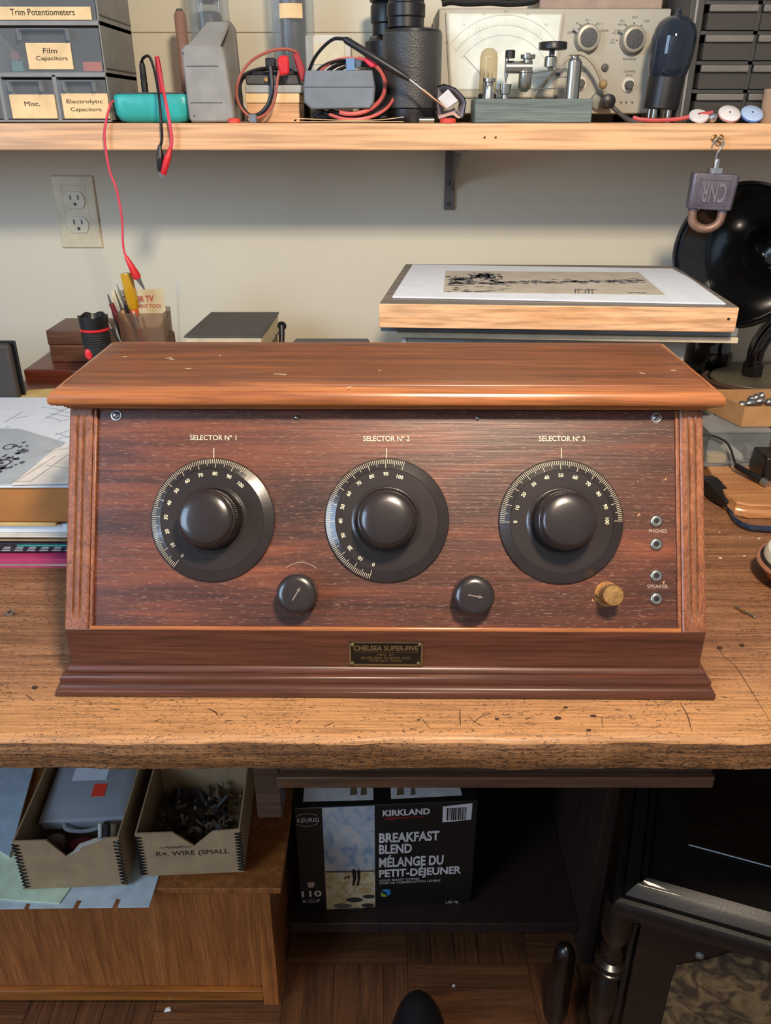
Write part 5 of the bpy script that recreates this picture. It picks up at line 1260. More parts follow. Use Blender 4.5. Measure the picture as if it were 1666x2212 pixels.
# ================================================================== grey slab device with handle
D = 1.222; z0 = SHZ+.0003
gd = thing('grey_power_supply', 'grey plastic bench device with an open carrying side standing next to the teal meter', 'device', (P(450, 260, D).x, D+.05, z0))
def fpoly(pts, d): return [P(u, v, d) for u, v in pts]
f1 = fpoly([(414, 265), (503, 264), (507, 250), (484, 112), (476, 98), (402, 96), (391, 106), (408, 255)], D)
f1 = [Vector((p.x, p.y, max(p.z, z0))) for p in f1]
f2 = [p+Vector((0, .024, 0)) for p in f1]
part('front_shell', MB().rings([f1, f2]), M_gray, gd, bevel=.003)
for v in (143, 222):
    a = P(397+(v-100)*.115, v, D-.0002); b = P(467+(v-100)*.105, v-2, D-.0002)
    part('shell_seam', MB().box(a.x, b.x, D-.0004, D+.002, a.z-.0006, a.z+.0006), M_dgray, gd, smooth=False)
for u, v in ((396, 115), (420, 250)):
    a = P(u, v, D); part('shell_screw', MB().cyl((a.x, D-.0004, a.z), (a.x, D+.001, a.z), .0013, .0013, 10), M_dgray, gd)
Db = 1.315
b1 = [(p.x, D+.0245, p.z) for p in f1]
bk1 = fpoly([(430, 265), (528, 262), (525, 230), (508, 62), (496, 44), (446, 46), (432, 66), (424, 150)], Db)
bk1 = [Vector((p.x, p.y, max(p.z, z0))) for p in bk1]
bk2 = [p+Vector((0, .010, 0)) for p in bk1]
part('back_shell', MB().rings([bk1, bk2]), plain('darker_grey', '6e6c66', .5), gd, bevel=.003)
core1 = fpoly([(418, 262), (486, 262), (470, 130), (412, 128)], D+.026); core2 = fpoly([(435, 262), (500, 262), (486, 140), (432, 140)], Db-.001)
for c_ in (core1, core2):
    for p in c_: p.z = max(p.z, z0)
part('inner_body', MB().rings([core1, core2]), plain('inner_dark_grey', '4c4944', .6), gd, bevel=.002)
h1 = [P(u, v, D+.025) for u, v in ((404, 97), (474, 98), (476, 106), (406, 106))]; h2 = [P(u, v, Db-.001) for u, v in ((446, 47), (494, 46), (498, 58), (448, 58))]
part('handle_bar', MB().rings([h1, h2]), M_gray, gd, bevel=.002)
# pink glass tube
xq = P(391, 60, 1.37).x
tt_ = thing('glass_thermometer', 'slim pinkish glass tube standing behind the grey device', 'tube', (xq, 1.37, z0))
part('tube_body', MB().lathe([(.0085, SHZ+.0003), (.0085, P(391, 32, 1.37).z), (.006, P(391, 24, 1.37).z)], T(xq, 1.37, 0), 24), glass('pink_glass', 'b08a7c', .55, .1), tt_)
part('tube_cap', MB().lathe([(.0055, P(391, 24, 1.37).z), (.0040, P(391, 19, 1.37).z)], T(xq, 1.37, 0), 24), M_dgray, tt_)
# two glass vacuum tubes behind
def vacuum(u, vtop, rr, name, label, D_, ztopp, paper):
    x = P(u, 60, D_).x; t = thing(name, label, 'vacuum tube', (x, D_, SHZ+.0003)); z0 = SHZ+.0003
    part('tube_base', MB().lathe([(rr*.75, z0), (rr*.78, z0+.03), (rr*.8, z0+.034)], T(x, D_, 0), 32), M_black, t)
    part('glass_envelope', MB().lathe([(rr*.72, z0+.034), (rr*.95, z0+.05), (rr, z0+.07), (rr, ztopp-.04), (rr*.9, ztopp-.02), (rr*.5, ztopp-.003), (0, ztopp)], T(x, D_, 0), 40, 0, False, False), M_tube, t, angle=60)
    part('anode_plate', MB().lathe([(rr*.55, z0+.055), (rr*.62, z0+.06), (rr*.62, ztopp-.075), (rr*.5, ztopp-.07)], T(x, D_, 0), 32), plain('anode_grey_'+name, '4e4e50', .35, .6), t)
    part('getter_mirror', MB().lathe([(rr*.3, ztopp-.06), (rr*.55, ztopp-.055), (rr*.55, ztopp-.045), (0, ztopp-.04)], T(x, D_, 0), 32), M_steel, t)
    for k in (-1, 1): part('support_rod', MB().cyl((x+k*rr*.5, D_, z0+.04), (x+k*rr*.5, D_, ztopp-.05), .0015), M_steel, t)
    if paper:
        a, b = paper; n = 10; rs = []
        r1 = rr*1.01
        for r_ in (r1, r1+.0004):
            pass
        ring0 = [(x+r_*sin(-.55+1.1*i/n), D_-r_*cos(-.55+1.1*i/n), a) for r_ in (r1,) for i in range(n+1)] + [(x+(r1+.0004)*sin(.55-1.1*i/n), D_-(r1+.0004)*cos(.55-1.1*i/n), a) for i in range(n+1)]
        ring1 = [(p[0], p[1], b) for p in ring0]
        part('paper_label', MB().rings([ring0, ring1]), M_cream, t)
    return t
vacuum(455, 0, .029, 'vacuum_tube', 'tall glass vacuum tube behind the grey device', 1.385, SHZ+.215, None)
vacuum(634, 0, .031, 'vacuum_tube', 'tall glass vacuum tube with a paper label behind the red test leads', 1.385, SHZ+.235, (P(630, 40, 1.36).z, P(630, 8, 1.36).z))

# ================================================================== stacked small meter with black and red leads
D = 1.262; z0 = SHZ+.0003
def bx_(u0, v0, u1, v1, D_): 
    a = P(u0, v1, D_); b = P(u1, v0, D_); c = P(u1, v1, D_); d = P(u0, v0, D_)
    return (a.x+d.x)/2, (b.x+c.x)/2, a.z, b.z
x0, x1, za, zb2 = bx_(532, 205, 652, 243, D)
solo('wooden_block', MB().box(x0, x1-.004, D+.004, D+.08, z0, zb2-.0102), M_maple, 'small tan wooden block under the stacked meter on the shelf', 'block', bevel=.001)
solo('cream_box', MB().box(x0-.001, x1-.003, D+.002, D+.082, zb2-.010, zb2+.002), M_cream, 'flat cream box between the wooden block and the pale grey meter', 'box', bevel=.001)
x0, x1, zc1, zc2 = bx_(530, 190, 652, 204, D)
zc1 = zb2+.0023
m2 = thing('panel_meter', 'small black and pale grey meter stacked on the cream box', 'meter', ((x0+x1)/2, D+.04, zc1))
part('meter_base', MB().box(x0, x1, D, D+.08, zc1, zc1+.010), plain('pale_grey', 'a3a7a4', .4), m2, bevel=.0015)
part('meter_body', MB().box(x0+.001, x1-.002, D+.002, D+.078, zc1+.0102, zc1+.022), M_dgray, m2, bevel=.002)
part('meter_top', MB().box(x0+.004, x1-.005, D+.012, D+.07, zc1+.0222, zc1+.027), M_black, m2, bevel=.001)
for u in (576, 600): part('brass_terminal', MB().cyl((P(u, 178, D).x, D-.003, zc1+.0165), (P(u, 178, D).x, D+.002, zc1+.0165), .0028, .0028, 16), M_brass, m2)
ld = thing('black_lead', 'black test lead looping down in front of the small stacked meter', 'lead', tuple(P(585, 130, 1.25)))
pts = [P(582, 128, 1.25), P(586, 160, 1.248), P(588, 195, 1.246), P(580, 225, 1.246), P(562, 246, 1.246), P(540, 250, 1.246), P(522, 230, 1.25), P(516, 200, 1.255), P(523, 170, 1.262), P(545, 155, 1.28), P(580, 148, 1.30), P(620, 150, 1.30), P(645, 165, 1.295)]
part('wire', MB().tube(pts, .0031, 10), M_black, ld)
part('plug', MB().box(P(574, 140, 1.25).x, P(596, 140, 1.25).x, 1.246, 1.262, P(580, 146, 1.25).z, P(580, 125, 1.25).z), M_black, ld, bevel=.002)
ld = thing('brown_red_lead', 'brownish red lead arching over the small stacked meter', 'lead', tuple(P(610, 110, 1.246)))
pts = [P(640, 112, 1.25), P(618, 106, 1.246), P(585, 110, 1.243), P(545, 130, 1.240), P(520, 162, 1.238), P(511, 200, 1.238), P(520, 232, 1.238), P(545, 254, 1.238), P(572, 248, 1.238), P(592, 220, 1.238), P(600, 170, 1.238), P(606, 145, 1.24)]
part('wire', MB().tube(pts, .0019, 8), plain('brown_red_wire', 'a4584a', .45), ld)
part('red_plug', MB().rings([[P(u, v, d_) for u, v in ((598, 125), (612, 119), (624, 122), (626, 160), (604, 165))] for d_ in (1.236, 1.256)]), M_redp, ld, bevel=.003)
part('red_probe', MB().rings([[P(u, v, d_) for u, v in ((631, 114), (644, 110), (659, 150), (656, 178), (648, 170))] for d_ in (1.250, 1.262)]), plain('dark_red_plastic', 'a02a32', .4), ld, bevel=.002)
def red_cap(u, name, lab, w=.0085, D_=1.213):
    p = P(u, 262, D_); solo(name, MB().lathe([(w, 0), (w, .004), (w*.8, .0055), (0, .006)], T(p.x, D_, SHZ+.0003), 24), plain('red_cap', 'cc4434', .5), lab, 'cap')
red_cap(506, 'button', 'flat red round button by the foot of the grey device', .0085)
red_cap(968, 'button', 'flat red round button in front of the crumpled paper', .011, 1.211)
p = P(546, 250, 1.216); solo('grey_plug', MB().box(p.x-.005, p.x+.005, 1.212, 1.222, SHZ+.0003, SHZ+.0105), M_bluegray, 'small blue-grey plug standing by the red button left of the stacked meter', 'plug', bevel=.0015)
# white wall box
x0, x1, za, zb2 = bx_(662, 75, 760, 262, 1.375)
wb = thing('white_switch_box', 'white square switch box standing behind the blue-grey meter', 'box', ((x0+x1)/2, 1.39, SHZ+.0003))
part('box_body', MB().box(x0, x1, 1.375, 1.41, SHZ+.0003, zb2), M_offwhite, wb, bevel=.003)
x0_, x1_, za_, zb_2 = bx_(677, 92, 745, 140, 1.375)
part('inset_panel', MB().box(x0_, x1_, 1.3735, 1.3748, za_, zb_2), M_plate_iv, wb, bevel=.001)
# blue grey meter
D = 1.225
f = [(659, 152), (805, 151), (811, 188), (808, 222), (800, 234), (672, 236), (657, 222), (655, 188)]
zlift = P(700, 236, D).z
bm_ = thing('blue_grey_meter', 'blue-grey handheld meter with its test leads wound around it, centre of the shelf', 'meter', tuple(P(733, 236, D)))
a = [P(u, v, D) for u, v in f]; c_ = sum(a, Vector())/8
def sc3(k, d): return [Vector((c_.x+(p.x-c_.x)*k, d, c_.z+(p.z-c_.z)*k)) for p in a]
part('meter_case', MB().rings([sc3(.97, D), sc3(1, D+.003), sc3(1, D+.05), sc3(.97, D+.054)]), M_bluegray, bm_, bevel=.0015)
p_, q_ = P(656, 188, D-.0004), P(811, 188, D-.0004)
part('case_seam', MB().box(p_.x+.001, q_.x-.001, D-.0006, D+.002, p_.z-.0006, p_.z+.0006), M_dgray, bm_, smooth=False)
for u in (690, 784): 
    pp_ = P(u, 238, D+.02); part('rubber_foot', MB().cyl((pp_.x, D+.02, zlift-.0045), (pp_.x, D+.02, zlift+.002), .005, .005, 16), M_blackrub, bm_)
# coil around it
cl = thing('lead_coil', 'thick coil of black and red test leads under and around the blue-grey meter', 'lead', (c_.x, D+.03, SHZ+.0003))
def loop(mb, u0, u1, v0, v1, r, d0, d1, n=26, ph=0, a0=0, a1=2*pi):
    pts = []
    for i in range(n+1):
        a_ = a0+(a1-a0)*i/n; u = (u0+u1)/2+(u1-u0)/2*cos(a_); v = (v0+v1)/2-(v1-v0)/2*sin(a_)
        pts.append(P(u, v, d0+(d1-d0)*(.5+.5*sin(a_))))
    mb.tube(pts, r, 8, sub=3)
mb = MB(); loop(mb, 668, 846, 128, 257, .0026, 1.24, 1.30); loop(mb, 690, 835, 134, 252, .0026, 1.235, 1.305); loop(mb, 700, 855, 140, 256, .0024, 1.245, 1.31, a0=-1.7, a1=2.6)
part('black_wire', mb, M_black, cl)
mb = MB(); loop(mb, 684, 832, 124, 246, .0028, 1.228, 1.30, a0=-1.9, a1=1.35); loop(mb, 676, 852, 140, 258, .0022, 1.232, 1.31, a0=-2.2, a1=.5); loop(mb, 680, 830, 126, 250, .0022, 1.25, 1.30, a0=1.2, a1=2.8)
part('red_wire', mb, plain('salmon_wire', 'c4605c', .4), cl)
part('wire_nest', MB().rings([[Vector((p.x, p.y, max(p.z, SHZ+.0022))) for p in [P(u, v, d_) for u, v in ((672, 244), (690, 240), (760, 240), (815, 243), (840, 250), (835, 262), (680, 262))]] for d_ in (1.25, 1.29)]), M_blackrub, cl, bevel=.004)
part('red_plug', MB().rings([[P(u, v, d_) for u, v in ((784, 126), (806, 124), (817, 132), (816, 142), (802, 147), (790, 136))] for d_ in (1.222, 1.236)]), plain('crimson', 'e0304c', .4), cl, bevel=.002)
part('blue_tie', MB().rings([[P(u, v, d_) for u, v in ((747, 126), (766, 125), (768, 152), (748, 153))] for d_ in (1.228, 1.245)]), plain('blue_tie', '5f86b0', .5), cl, bevel=.001)
part('tie_tail', MB().rings([[P(u, v, d_) for u, v in ((766, 128), (782, 130), (780, 146), (768, 148))] for d_ in (1.230, 1.243)]), plain('slate_blue', '46566c', .5), cl, bevel=.001)
# folded paper
Dq = 1.215; zl = SHZ+.0003
pts = [P(872, 252, Dq), P(820, 258, Dq), P(740, 259, Dq), P(660, 256, Dq), P(640, 256, Dq), P(634, 260, Dq), P(645, 264, Dq), P(720, 266, Dq), P(800, 265, Dq), P(872, 264, Dq)]
for p in pts: p.z = max(p.z, zl+.001)
pts = spline(pts, 5); mb = MB(); th = .0008
rs = []
for i, p in enumerate(pts):
    d_ = (pts[min(i+1, len(pts)-1)]-pts[max(i-1, 0)]).normalized(); n_ = Vector((-d_.z, 0, d_.x))*th
    rs.append([Vector((p.x, Dq-.006, p.z))+n_*0, Vector((p.x, Dq+.03, p.z)), Vector((p.x, Dq+.03, p.z))+n_, Vector((p.x, Dq-.006, p.z))+n_])
mb.rings(rs); solo('folded_cloth', mb, plain('cream_cloth', 'e2be90', .9), 'folded cream leather strip at the shelf edge below the blue-grey meter', 'strip')
# probe
p0, p1, p2 = P(744, 84, 1.222), P(885, 172, 1.214), P(966, 236, 1.209)
pb = thing('black_probe', 'long black test probe with metal tip leaning across the binoculars', 'probe', tuple(p2))
F_ = frame_to(p0, p1); L_ = (p1-p0).length
part('probe_handle', MB().lathe([(.0032, 0), (.0044, .003), (.0048, L_*.5), (.0050, L_*.72), (.0044, L_*.86), (.0026, L_)], F_, 20), M_black, pb, angle=40)
part('probe_sleeve', MB().cyl(p1, p1.lerp(p2, .35), .0018, .0016, 12), M_steel, pb)
part('copper_tip', MB().cyl(p1.lerp(p2, .35), p2, .0026, .0008, 12), plain('copper', 'a9806a', .35, .8), pb)
part('probe_wire', MB().tube([p0, P(722, 84, 1.23), P(700, 100, 1.24), P(680, 125, 1.25), P(668, 152, 1.262)], .0022, 8), M_black, pb)
# binoculars standing on end
D = 1.29; z0 = SHZ+.0003
xb_ = P(890, 200, D).x; rb_ = .040
bn = thing('binoculars', 'large black binoculars with pebbled barrels standing on end on the shelf', 'binoculars', (xb_, D, z0))
M_leather = plain('black_leatherette', '3a3a3a', .40, bmp=.8, bs=420)
z1 = P(890, 232, D-.04).z; z2 = P(890, 68, D-.04).z; z3 = P(890, 60, D-.04).z
part('objective_ring', MB().lathe([(rb_*.93, z0), (rb_*.96, z0+.004), (rb_*.96, z1-.002)], T(xb_, D, 0), 48), M_black, bn)
part('main_barrel', MB().lathe([(rb_, z1-.001), (rb_*1.02, z1), (rb_*1.02, z2), (rb_, z2+.001)], T(xb_, D, 0), 56), M_leather, bn)
part('barrel_shoulder', MB().lathe([(rb_*1.0, z2+.0012), (rb_*.98, z3), (rb_*.66, z3+.003)], T(xb_, D, 0), 48), M_black, bn)
r_ = .0245; xe = P(878, 30, D-.02).x
part('eyepiece', MB().lathe([(r_, z3+.003), (r_, z3+.014), (r_*1.06, z3+.016), (r_*1.06, z3+.030), (r_*1.0, z3+.032), (r_*1.0, z3+.040), (r_*1.12, z3+.043), (r_*1.12, z3+.062), (r_*.9, z3+.066)], T(xe, D-.004, 0), 48), M_black, bn, angle=30)
x2 = P(848, 100, D+.07).x
part('rear_barrel', MB().lathe([(rb_*.96, z0), (rb_, z0+.01), (rb_, z2-.004), (rb_*.7, z3)], T(x2, D+.082, 0), 48), M_black, bn)
part('rear_eyepiece', MB().lathe([(r_*.95, z3), (r_*.95, z3+.014), (r_*1.05, z3+.016), (r_*1.05, z3+.036), (r_*.95, z3+.040), (r_*1.1, z3+.042), (r_*1.1, z3+.052)], T(x2-.006, D+.078, 0), 40), M_black, bn)
part('hinge_bridge', MB().box(min(xb_, x2)-.01, max(xb_, x2)+.006, D+.03, D+.06, z0+.05, z2-.01), M_black, bn, bevel=.003)
xs_ = P(941, 160, D).x
part('strap', MB().box(xs_-.0012, xs_+.0012, D-.006, D+.006, z0, z2-.004).box(xb_+rb_, xs_, D-.004, D+.004, z2-.012, z2-.006), M_dgray, bn)
for v in (138, 202): 
    pp_ = P(941, v, D); part('strap_rivet', MB().ball((0,0,0), .0032, T(xs_, D-.007, pp_.z), 8), M_nickel, bn)
xs_ = P(815, 110, 1.36).x
solo('black_bottle', MB().lathe([(.011, z0), (.0115, P(815, 84, 1.36).z), (.0095, P(815, 78, 1.36).z), (0, P(815, 77, 1.36).z)], T(xs_, 1.36, 0), 28), M_dgray, 'slim dark cylinder between the white switch box and the binoculars', 'canister')
p0 = P(906, 258, 1.209); p1 = P(938, 256, 1.209); p0.z = p1.z = SHZ+.0035
solo('glass_fuse', MB().cyl(p0, p1, .0032, .0032, 16), M_nickel, 'small silvery fuse lying in front of the binoculars', 'fuse')
# crumpled paper
random.seed(11); D = 1.235
pc0 = P(975, 222, D)
cr = thing('crumpled_paper', 'crumpled grey and white paper cup beside the binoculars', 'paper', (pc0.x, D, SHZ+.0003))
outer = [(944, 186), (960, 181), (985, 190), (1004, 210), (1008, 222), (1003, 250), (998, 257), (988, 243), (970, 253), (944, 257), (942, 230)]
rs = []
for d_, k in ((D-.012, 1.0), (D+.012, .94), (D+.028, .7)): rs.append([P(975+(u-975)*k, 222+(v-222)*k, d_) for u, v in outer])
for rr in rs:
    for p in rr: p.z = max(p.z, SHZ+.0004)
inner = [[P(975+(u-975)*k, 222+(v-222)*k, d_) for u, v in outer] for d_, k in ((D+.020, .5), (D-.012, .93))]
part('outer_wrap', MB().rings(rs+inner, None, 0, False, False), plain('grey_lilac_paper', 'a39ea6', .7), cr, smooth=False)
cub = [(945, 213), (968, 192), (990, 218), (964, 237)]
c1_ = [P(u, v, D-.016) for u, v in cub]; c2_ = [P(975+(u-975)*.8+4, 220+(v-220)*.8, D+.004) for u, v in cub]
part('white_fold', MB().rings([c1_, c2_]), plain('bright_paper', 'd2d2d6', .6), cr, bevel=.001, smooth=False)
part('pink_fold', MB().rings([[P(u, v, d_) for u, v in ((947, 250), (980, 240), (996, 254), (990, 256), (978, 248), (948, 257))] for d_ in (D-.015, D-.0135)]), plain('pinkish_paper', 'b8988c', .7), cr, smooth=False)

# ================================================================== valve voltmeter
D = 1.315; z0 = SHZ+.0003
x0 = P(946, 130, D).x; x1 = x0+ (P(1440, 130, D).x-x0); zt_ = P(1000, 17, D).z; zb_ = P(1100, 247, D).z
VP_ = front(D)
vt = thing('tube_voltmeter', 'cream bench voltmeter with a large dial meter and rotary switches behind the slate key', 'voltmeter', ((x0+x1)/2, D+.05, z0))
part('case', MB().box(x0-.002, x1, D+.004, WALL-.012, zb_, zt_), plain('case_grey', '86847a', .5), vt, bevel=.004)
part('front_panel', MB().box(x0, x1-.002, D, D+.0038, zb_+.001, zt_-.001), M_vtvm, vt, bevel=.0015)
for fx in (x0+.02, x1-.03):
    for fy in (D+.015, WALL-.03): part('case_foot', MB().cyl((fx, fy, z0), (fx, fy, zb_), .009, .008, 20), M_blackrub, vt)
def vpoly(pts, z0_, z1_, M=None): return MB().prism([VP_.loc(u, v) for u, v in pts], z0_, z1_, VP_.M)
bz = part('meter_bezel', vpoly([(962, 26), (1218, 28), (1206, 120), (1196, 212), (972, 212), (966, 120)], 0, .004), plain('bezel_cream', 'b8b4a4', .35), vt, bevel=.002)
mf = part('meter_scale', vpoly([(969, 31), (1211, 33), (1200, 120), (1190, 192), (977, 192), (972, 120)], .0041, .0046), plain('scale_face', 'dfe4dc', .6), vt, smooth=False)
cx_, cy_ = VP_.loc(1082, 205)
M_scale = plain('scale_ink', '9aa096', .7)
for k, rr in enumerate((.098, .086, .074)):
    rs = []
    for i in range(33):
        a_ = R(38+104*i/32); rs.append([(cx_+q*cos(a_), cy_+q*sin(a_), z) for q, z in ((rr, .0047), (rr+.0006, .0047), (rr+.0006, .0049), (rr, .0049))])
    part('scale_arc', MB().rings(rs, VP_.M), M_scale, mf, smooth=False)
mb = MB()
for i in range(31):
    a_ = R(40+100*i/30); l_ = .006 if i % 5 == 0 else .0035
    mb.box(0, l_, -.0002, .0002, .0047, .0049, VP_.M @ T(cx_+.0866*cos(a_), cy_+.0866*sin(a_), 0) @ Rz(a_))
part('scale_ticks', mb, M_scale, mf, smooth=False)
mb = MB()
for i in range(7):
    a_ = R(140-100*i/6); mb.text(str(i*5), VP_.M @ T(cx_+.104*cos(a_), cy_+.104*sin(a_), .0047) @ Rz(a_-pi/2), ht=.0035)
part('scale_numerals', mb, M_scale, mf, smooth=False)
a_ = VP_.loc(1003, 122); b_ = VP_.loc(1075, 200); ang = atan2(a_[1]-b_[1], a_[0]-b_[0]); L_ = math.hypot(a_[0]-b_[0], a_[1]-b_[1])
part('needle', MB().box(0, L_, -.0003, .0003, .0052, .0056, VP_.M @ T(b_[0], b_[1], 0) @ Rz(ang)), M_dgray, mf, smooth=False)
part('meter_window', vpoly([(966, 29), (1214, 31), (1203, 120), (1193, 194), (975, 194), (969, 120)], .0062, .0072), M_meter_g, vt)
def vknob(u, v):
    a, b = VP_.loc(u, v); M = VP_.M @ T(a, b, 0)
    k = part('rotary_knob', MB().lathe([(.0185, 0), (.0175, .003), (.0165, .011), (.0155, .013), (.0120, .0135), (.0115, .0125)], M, 48), plain('knob_cream', '9a968a', .4, .3), vt, angle=30)
    part('knob_centre', MB().lathe([(.0112, .010), (.0112, .0145), (0, .0148)], M, 40), plain('knob_dark', '3c3f42', .4, bmp=.4, bs=600), k)
    part('knob_pointer', MB().box(-.024, -.0165, -.0014, .0014, .002, .008, M @ Rz(R(-28))), M_steel, k)
vknob(1268, 83); vknob(1366, 86)
for u, v, r_ in ((1307, 146, .0052), (1205, 162, .0035), (1199, 210, .003)):
    a, b = VP_.loc(u, v); part('panel_jack', MB().lathe([(r_, 0), (r_*.9, .003), (r_*.4, .0035)], VP_.M @ T(a, b, 0), 24), M_dgray, vt)
for u, v in ((1252, 181), (1357, 184)):
    a, b = VP_.loc(u, v); M = VP_.M @ T(a, b, 0); k = part('adjust_knob', MB().lathe([(.0098, 0), (.0094, .002), (.0075, .0022)], M, 32), M_offwhite, vt)
    part('knob_shaft', MB().lathe([(.0058, .001), (.0055, .012), (.0045, .013), (0, .013)], M, 24), M_dgray, k)
a, b = VP_.loc(1300, 219); M = VP_.M @ T(a-.006, b, 0)
part('input_socket', MB().lathe([(.0110, 0), (.0105, .008), (.008, .009)], M, 32), plain('olive_grey', '7e7f70', .5), vt)
for tx, u0, u1, v0, v1 in (('AC', 1244, 1252, 48, 53), ('DC -', 1265, 1277, 41, 46), ('DC +', 1288, 1302, 49, 54), ('OHMS', 1299, 1314, 64, 69), ('OFF', 1226, 1237, 68, 73), ('RANGE', 1346, 1374, 125, 130), ('OHMS', 1349, 1373, 152, 157), ('ADJ.', 1352, 1368, 160, 166), ('ZERO', 1247, 1265, 151, 156), ('1.5V', 1318, 1329, 84, 88), ('5V', 1328, 1336, 64, 68), ('15V', 1340, 1350, 43, 48), ('50V', 1366, 1378, 35, 40), ('150V', 1392, 1404, 43, 48), ('RX1', 1318, 1329, 90, 94), ('RX10', 1324, 1337, 70, 74), ('RX100', 1336, 1352, 51, 55)):
    part('panel_lettering', MB().ptext(tx, VP_, u0, u1, v0, v1, off=.0002), M_dgray, vt, smooth=False)
for i, (u, v) in enumerate(((1241, 69), (1254, 54), (1270, 50), (1286, 55), (1296, 69), (1333, 87), (1340, 68), (1353, 55), (1370, 50), (1386, 55))):
    a, b = VP_.loc(u, v); part('position_dot', MB().lathe([(.0010, 0), (.0010, .0004)], VP_.M @ T(a, b, 0), 10), M_black, vt, smooth=False)
for u in (1342, 1353, 1366):
    a, b = VP_.loc(u, 222); part('triangle_mark', MB().prism([(a-.002, b+.0015), (a+.002, b+.0015), (a, b-.0018)], .0001, .0004, VP_.M), M_dgray, vt, smooth=False)
# things on top of it
zv = zt_+.0003
pts = [Vector((P(u, v, 1.34).x, 1.34, P(u, v, 1.34).z)) for u, v in ((955, 8), (975, 4), (1010, 7), (1060, 5), (1100, 8), (1148, 4), (1160, -2))]
for p in pts: p.z = max(p.z, zv+.0045)
mb = MB().tube(pts, .0042, 8); mb.tube([p+Vector((.004, .012, .003)) for p in pts], .0042, 8); mb.tube([p+Vector((-.002, .006, .008)) for p in pts], .0038, 8)
solo('coiled_cord', mb, M_black, 'bundle of black cord lying on top of the cream voltmeter', 'cord')
x0_, x1_ = P(1165, 8, 1.34).x, P(1430, 8, 1.34).x
solo('pink_tin', MB().box(x0_, x1_, 1.335, 1.42, zv, zv+.03), plain('tan_pink', '9c887a', .6), 'tan-pink flat tin on top of the voltmeter', 'tin', bevel=.002)
# black lever and the cable from its jack
sp_ = thing('cloth_lead', 'beige cloth lead arching from the voltmeter socket over the slate key', 'lead', tuple(P(1312, 222, 1.30)))
pts = [P(1150, 212, 1.292), P(1185, 170, 1.288), P(1225, 128, 1.285), P(1248, 116, 1.285), P(1270, 124, 1.285), P(1290, 150, 1.285), P(1303, 185, 1.288), P(1312, 214, 1.29)]
part('beige_wire', MB().tube(pts, .0028, 8), plain('beige_cloth', 'a49e8c', .7), sp_)
part('dark_wire', MB().tube([P(1312, 214, 1.29), P(1325, 232, 1.285), P(1345, 250, 1.275), P(1365, 261, 1.262), P(1392, 262, 1.255)], .0030, 8), M_dgray, sp_)
part('plug_body', MB().lathe([(.009, -.006), (.010, 0), (.009, .012), (.005, .014)], T(*P(1312, 219, 1.29)) @ Rx(pi/2), 24), M_black, sp_)
part('wire_bead', MB().ball((0,0,0), .0062, T(*P(1303, 182, 1.288)), 10), plain('bead_tan', 'a08a60', .5), sp_)

# ================================================================== slate key with terminals
D0 = 1.206
x0, x1 = P(1026, 240, D0).x, P(1280, 240, D0).x; zs0 = SHZ+.0003; zs1 = P(1150, 213, D0).z
sk = thing('slate_key', 'grey slate block with nickel posts and a black knobbed detector arm on the shelf', 'key', ((x0+x1)/2, D0+.03, zs0))
part('slate_base', MB().box(x0, x1, D0, D0+.062, zs0, zs1), M_slate, sk, bevel=.0015)
DK = D0+.022
def kx(u, v=160): return P(u, v, DK).x
def kz(v, u=1100): return P(u, v, DK).z
def post(name, u, r, v0, v1, mat=M_nickel, prof=None, par=sk):
    z_0 = zs1 if v0 is None else kz(v0); return part(name, MB().lathe(prof(z_0, kz(v1)) if prof else [(r, z_0), (r, kz(v1)-.001), (r*.85, kz(v1))], T(kx(u), DK, 0), 24), mat, par, angle=35)
post('post', 1239, .0100, None, 131)
post('post_nut', 1239, .0082, 131, 118, prof=lambda a, b: [(.0078, a), (.0082, a+.002), (.0055, a+.003), (.0055, a+.005), (.0095, a+.006), (.0095, b-.001), (.007, b)])
post('short_post', 1058, .0078, None, 184, prof=lambda a, b: [(.0078, a), (.0072, b-.002), (.0060, b)])
post('thumb_nut', 1058, .006, 184, 170, prof=lambda a, b: [(.0058, a), (.0058, a+.003), (.0088, a+.004), (.0088, a+.008), (.004, a+.0085), (.003, b)])
post('cup_terminal', 1094, .0070, None, 182, prof=lambda a, b: [(.0048, a), (.0048, a+.005), (.0072, a+.006), (.0078, b-.004), (.0080, b), (.0066, b)])
post('needle_rod', 1094, .0026, 182, 120, M_steel, prof=lambda a, b: [(.0006, a), (.0026, a+.012), (.0026, b)])
post('black_cap', 1100, .0065, 126, 108, M_black)
part('cross_arm', MB().cyl((kx(1092), DK, kz(145)), (kx(1148), DK, kz(145)), .0075, .0075, 24), M_nickel, sk)
post('arm_nut', 1138, .008, 136, 114, prof=lambda a, b: [(.0062, a), (.0062, a+.004), (.0098, a+.005), (.0100, a+.0095), (.0045, a+.010), (.0028, a+.011), (.0028, b)])
post('hanging_cup', 1135, .0080, 199, 153, prof=lambda a, b: [(.0035, a), (.0075, a+.004), (.0088, a+.006), (.0088, b-.003), (.0100, b-.002), (.0100, b)])
post('disc_stem', 1189, .0036, 152, 106, M_dgray)
post('disc_sleeve', 1187, .0085, 144, 122)
post('black_disc', 1190, .0185, 108, 91, M_black, prof=lambda a, b: [(.0165, a), (.0185, a+.001), (.0185, b-.001), (.0178, b)])
part('spring_strip', MB().tube([(kx(1135), DK-.001, kz(160)), (kx(1160), DK-.001, kz(157)), (kx(1190), DK-.001, kz(153)), (kx(1235), DK-.001, kz(152))], .0012, 6), M_nickel, sk)
part('contact_bar', MB().box(kx(1178), kx(1240), DK-.003, DK+.003, kz(145)-.0012, kz(142)), M_nickel, sk)
for v in (168, 192): part('cross_wire', MB().cyl((kx(1140), DK, kz(v)), (kx(1236), DK, kz(v-2)), .0006, .0006, 6), M_steel, sk)
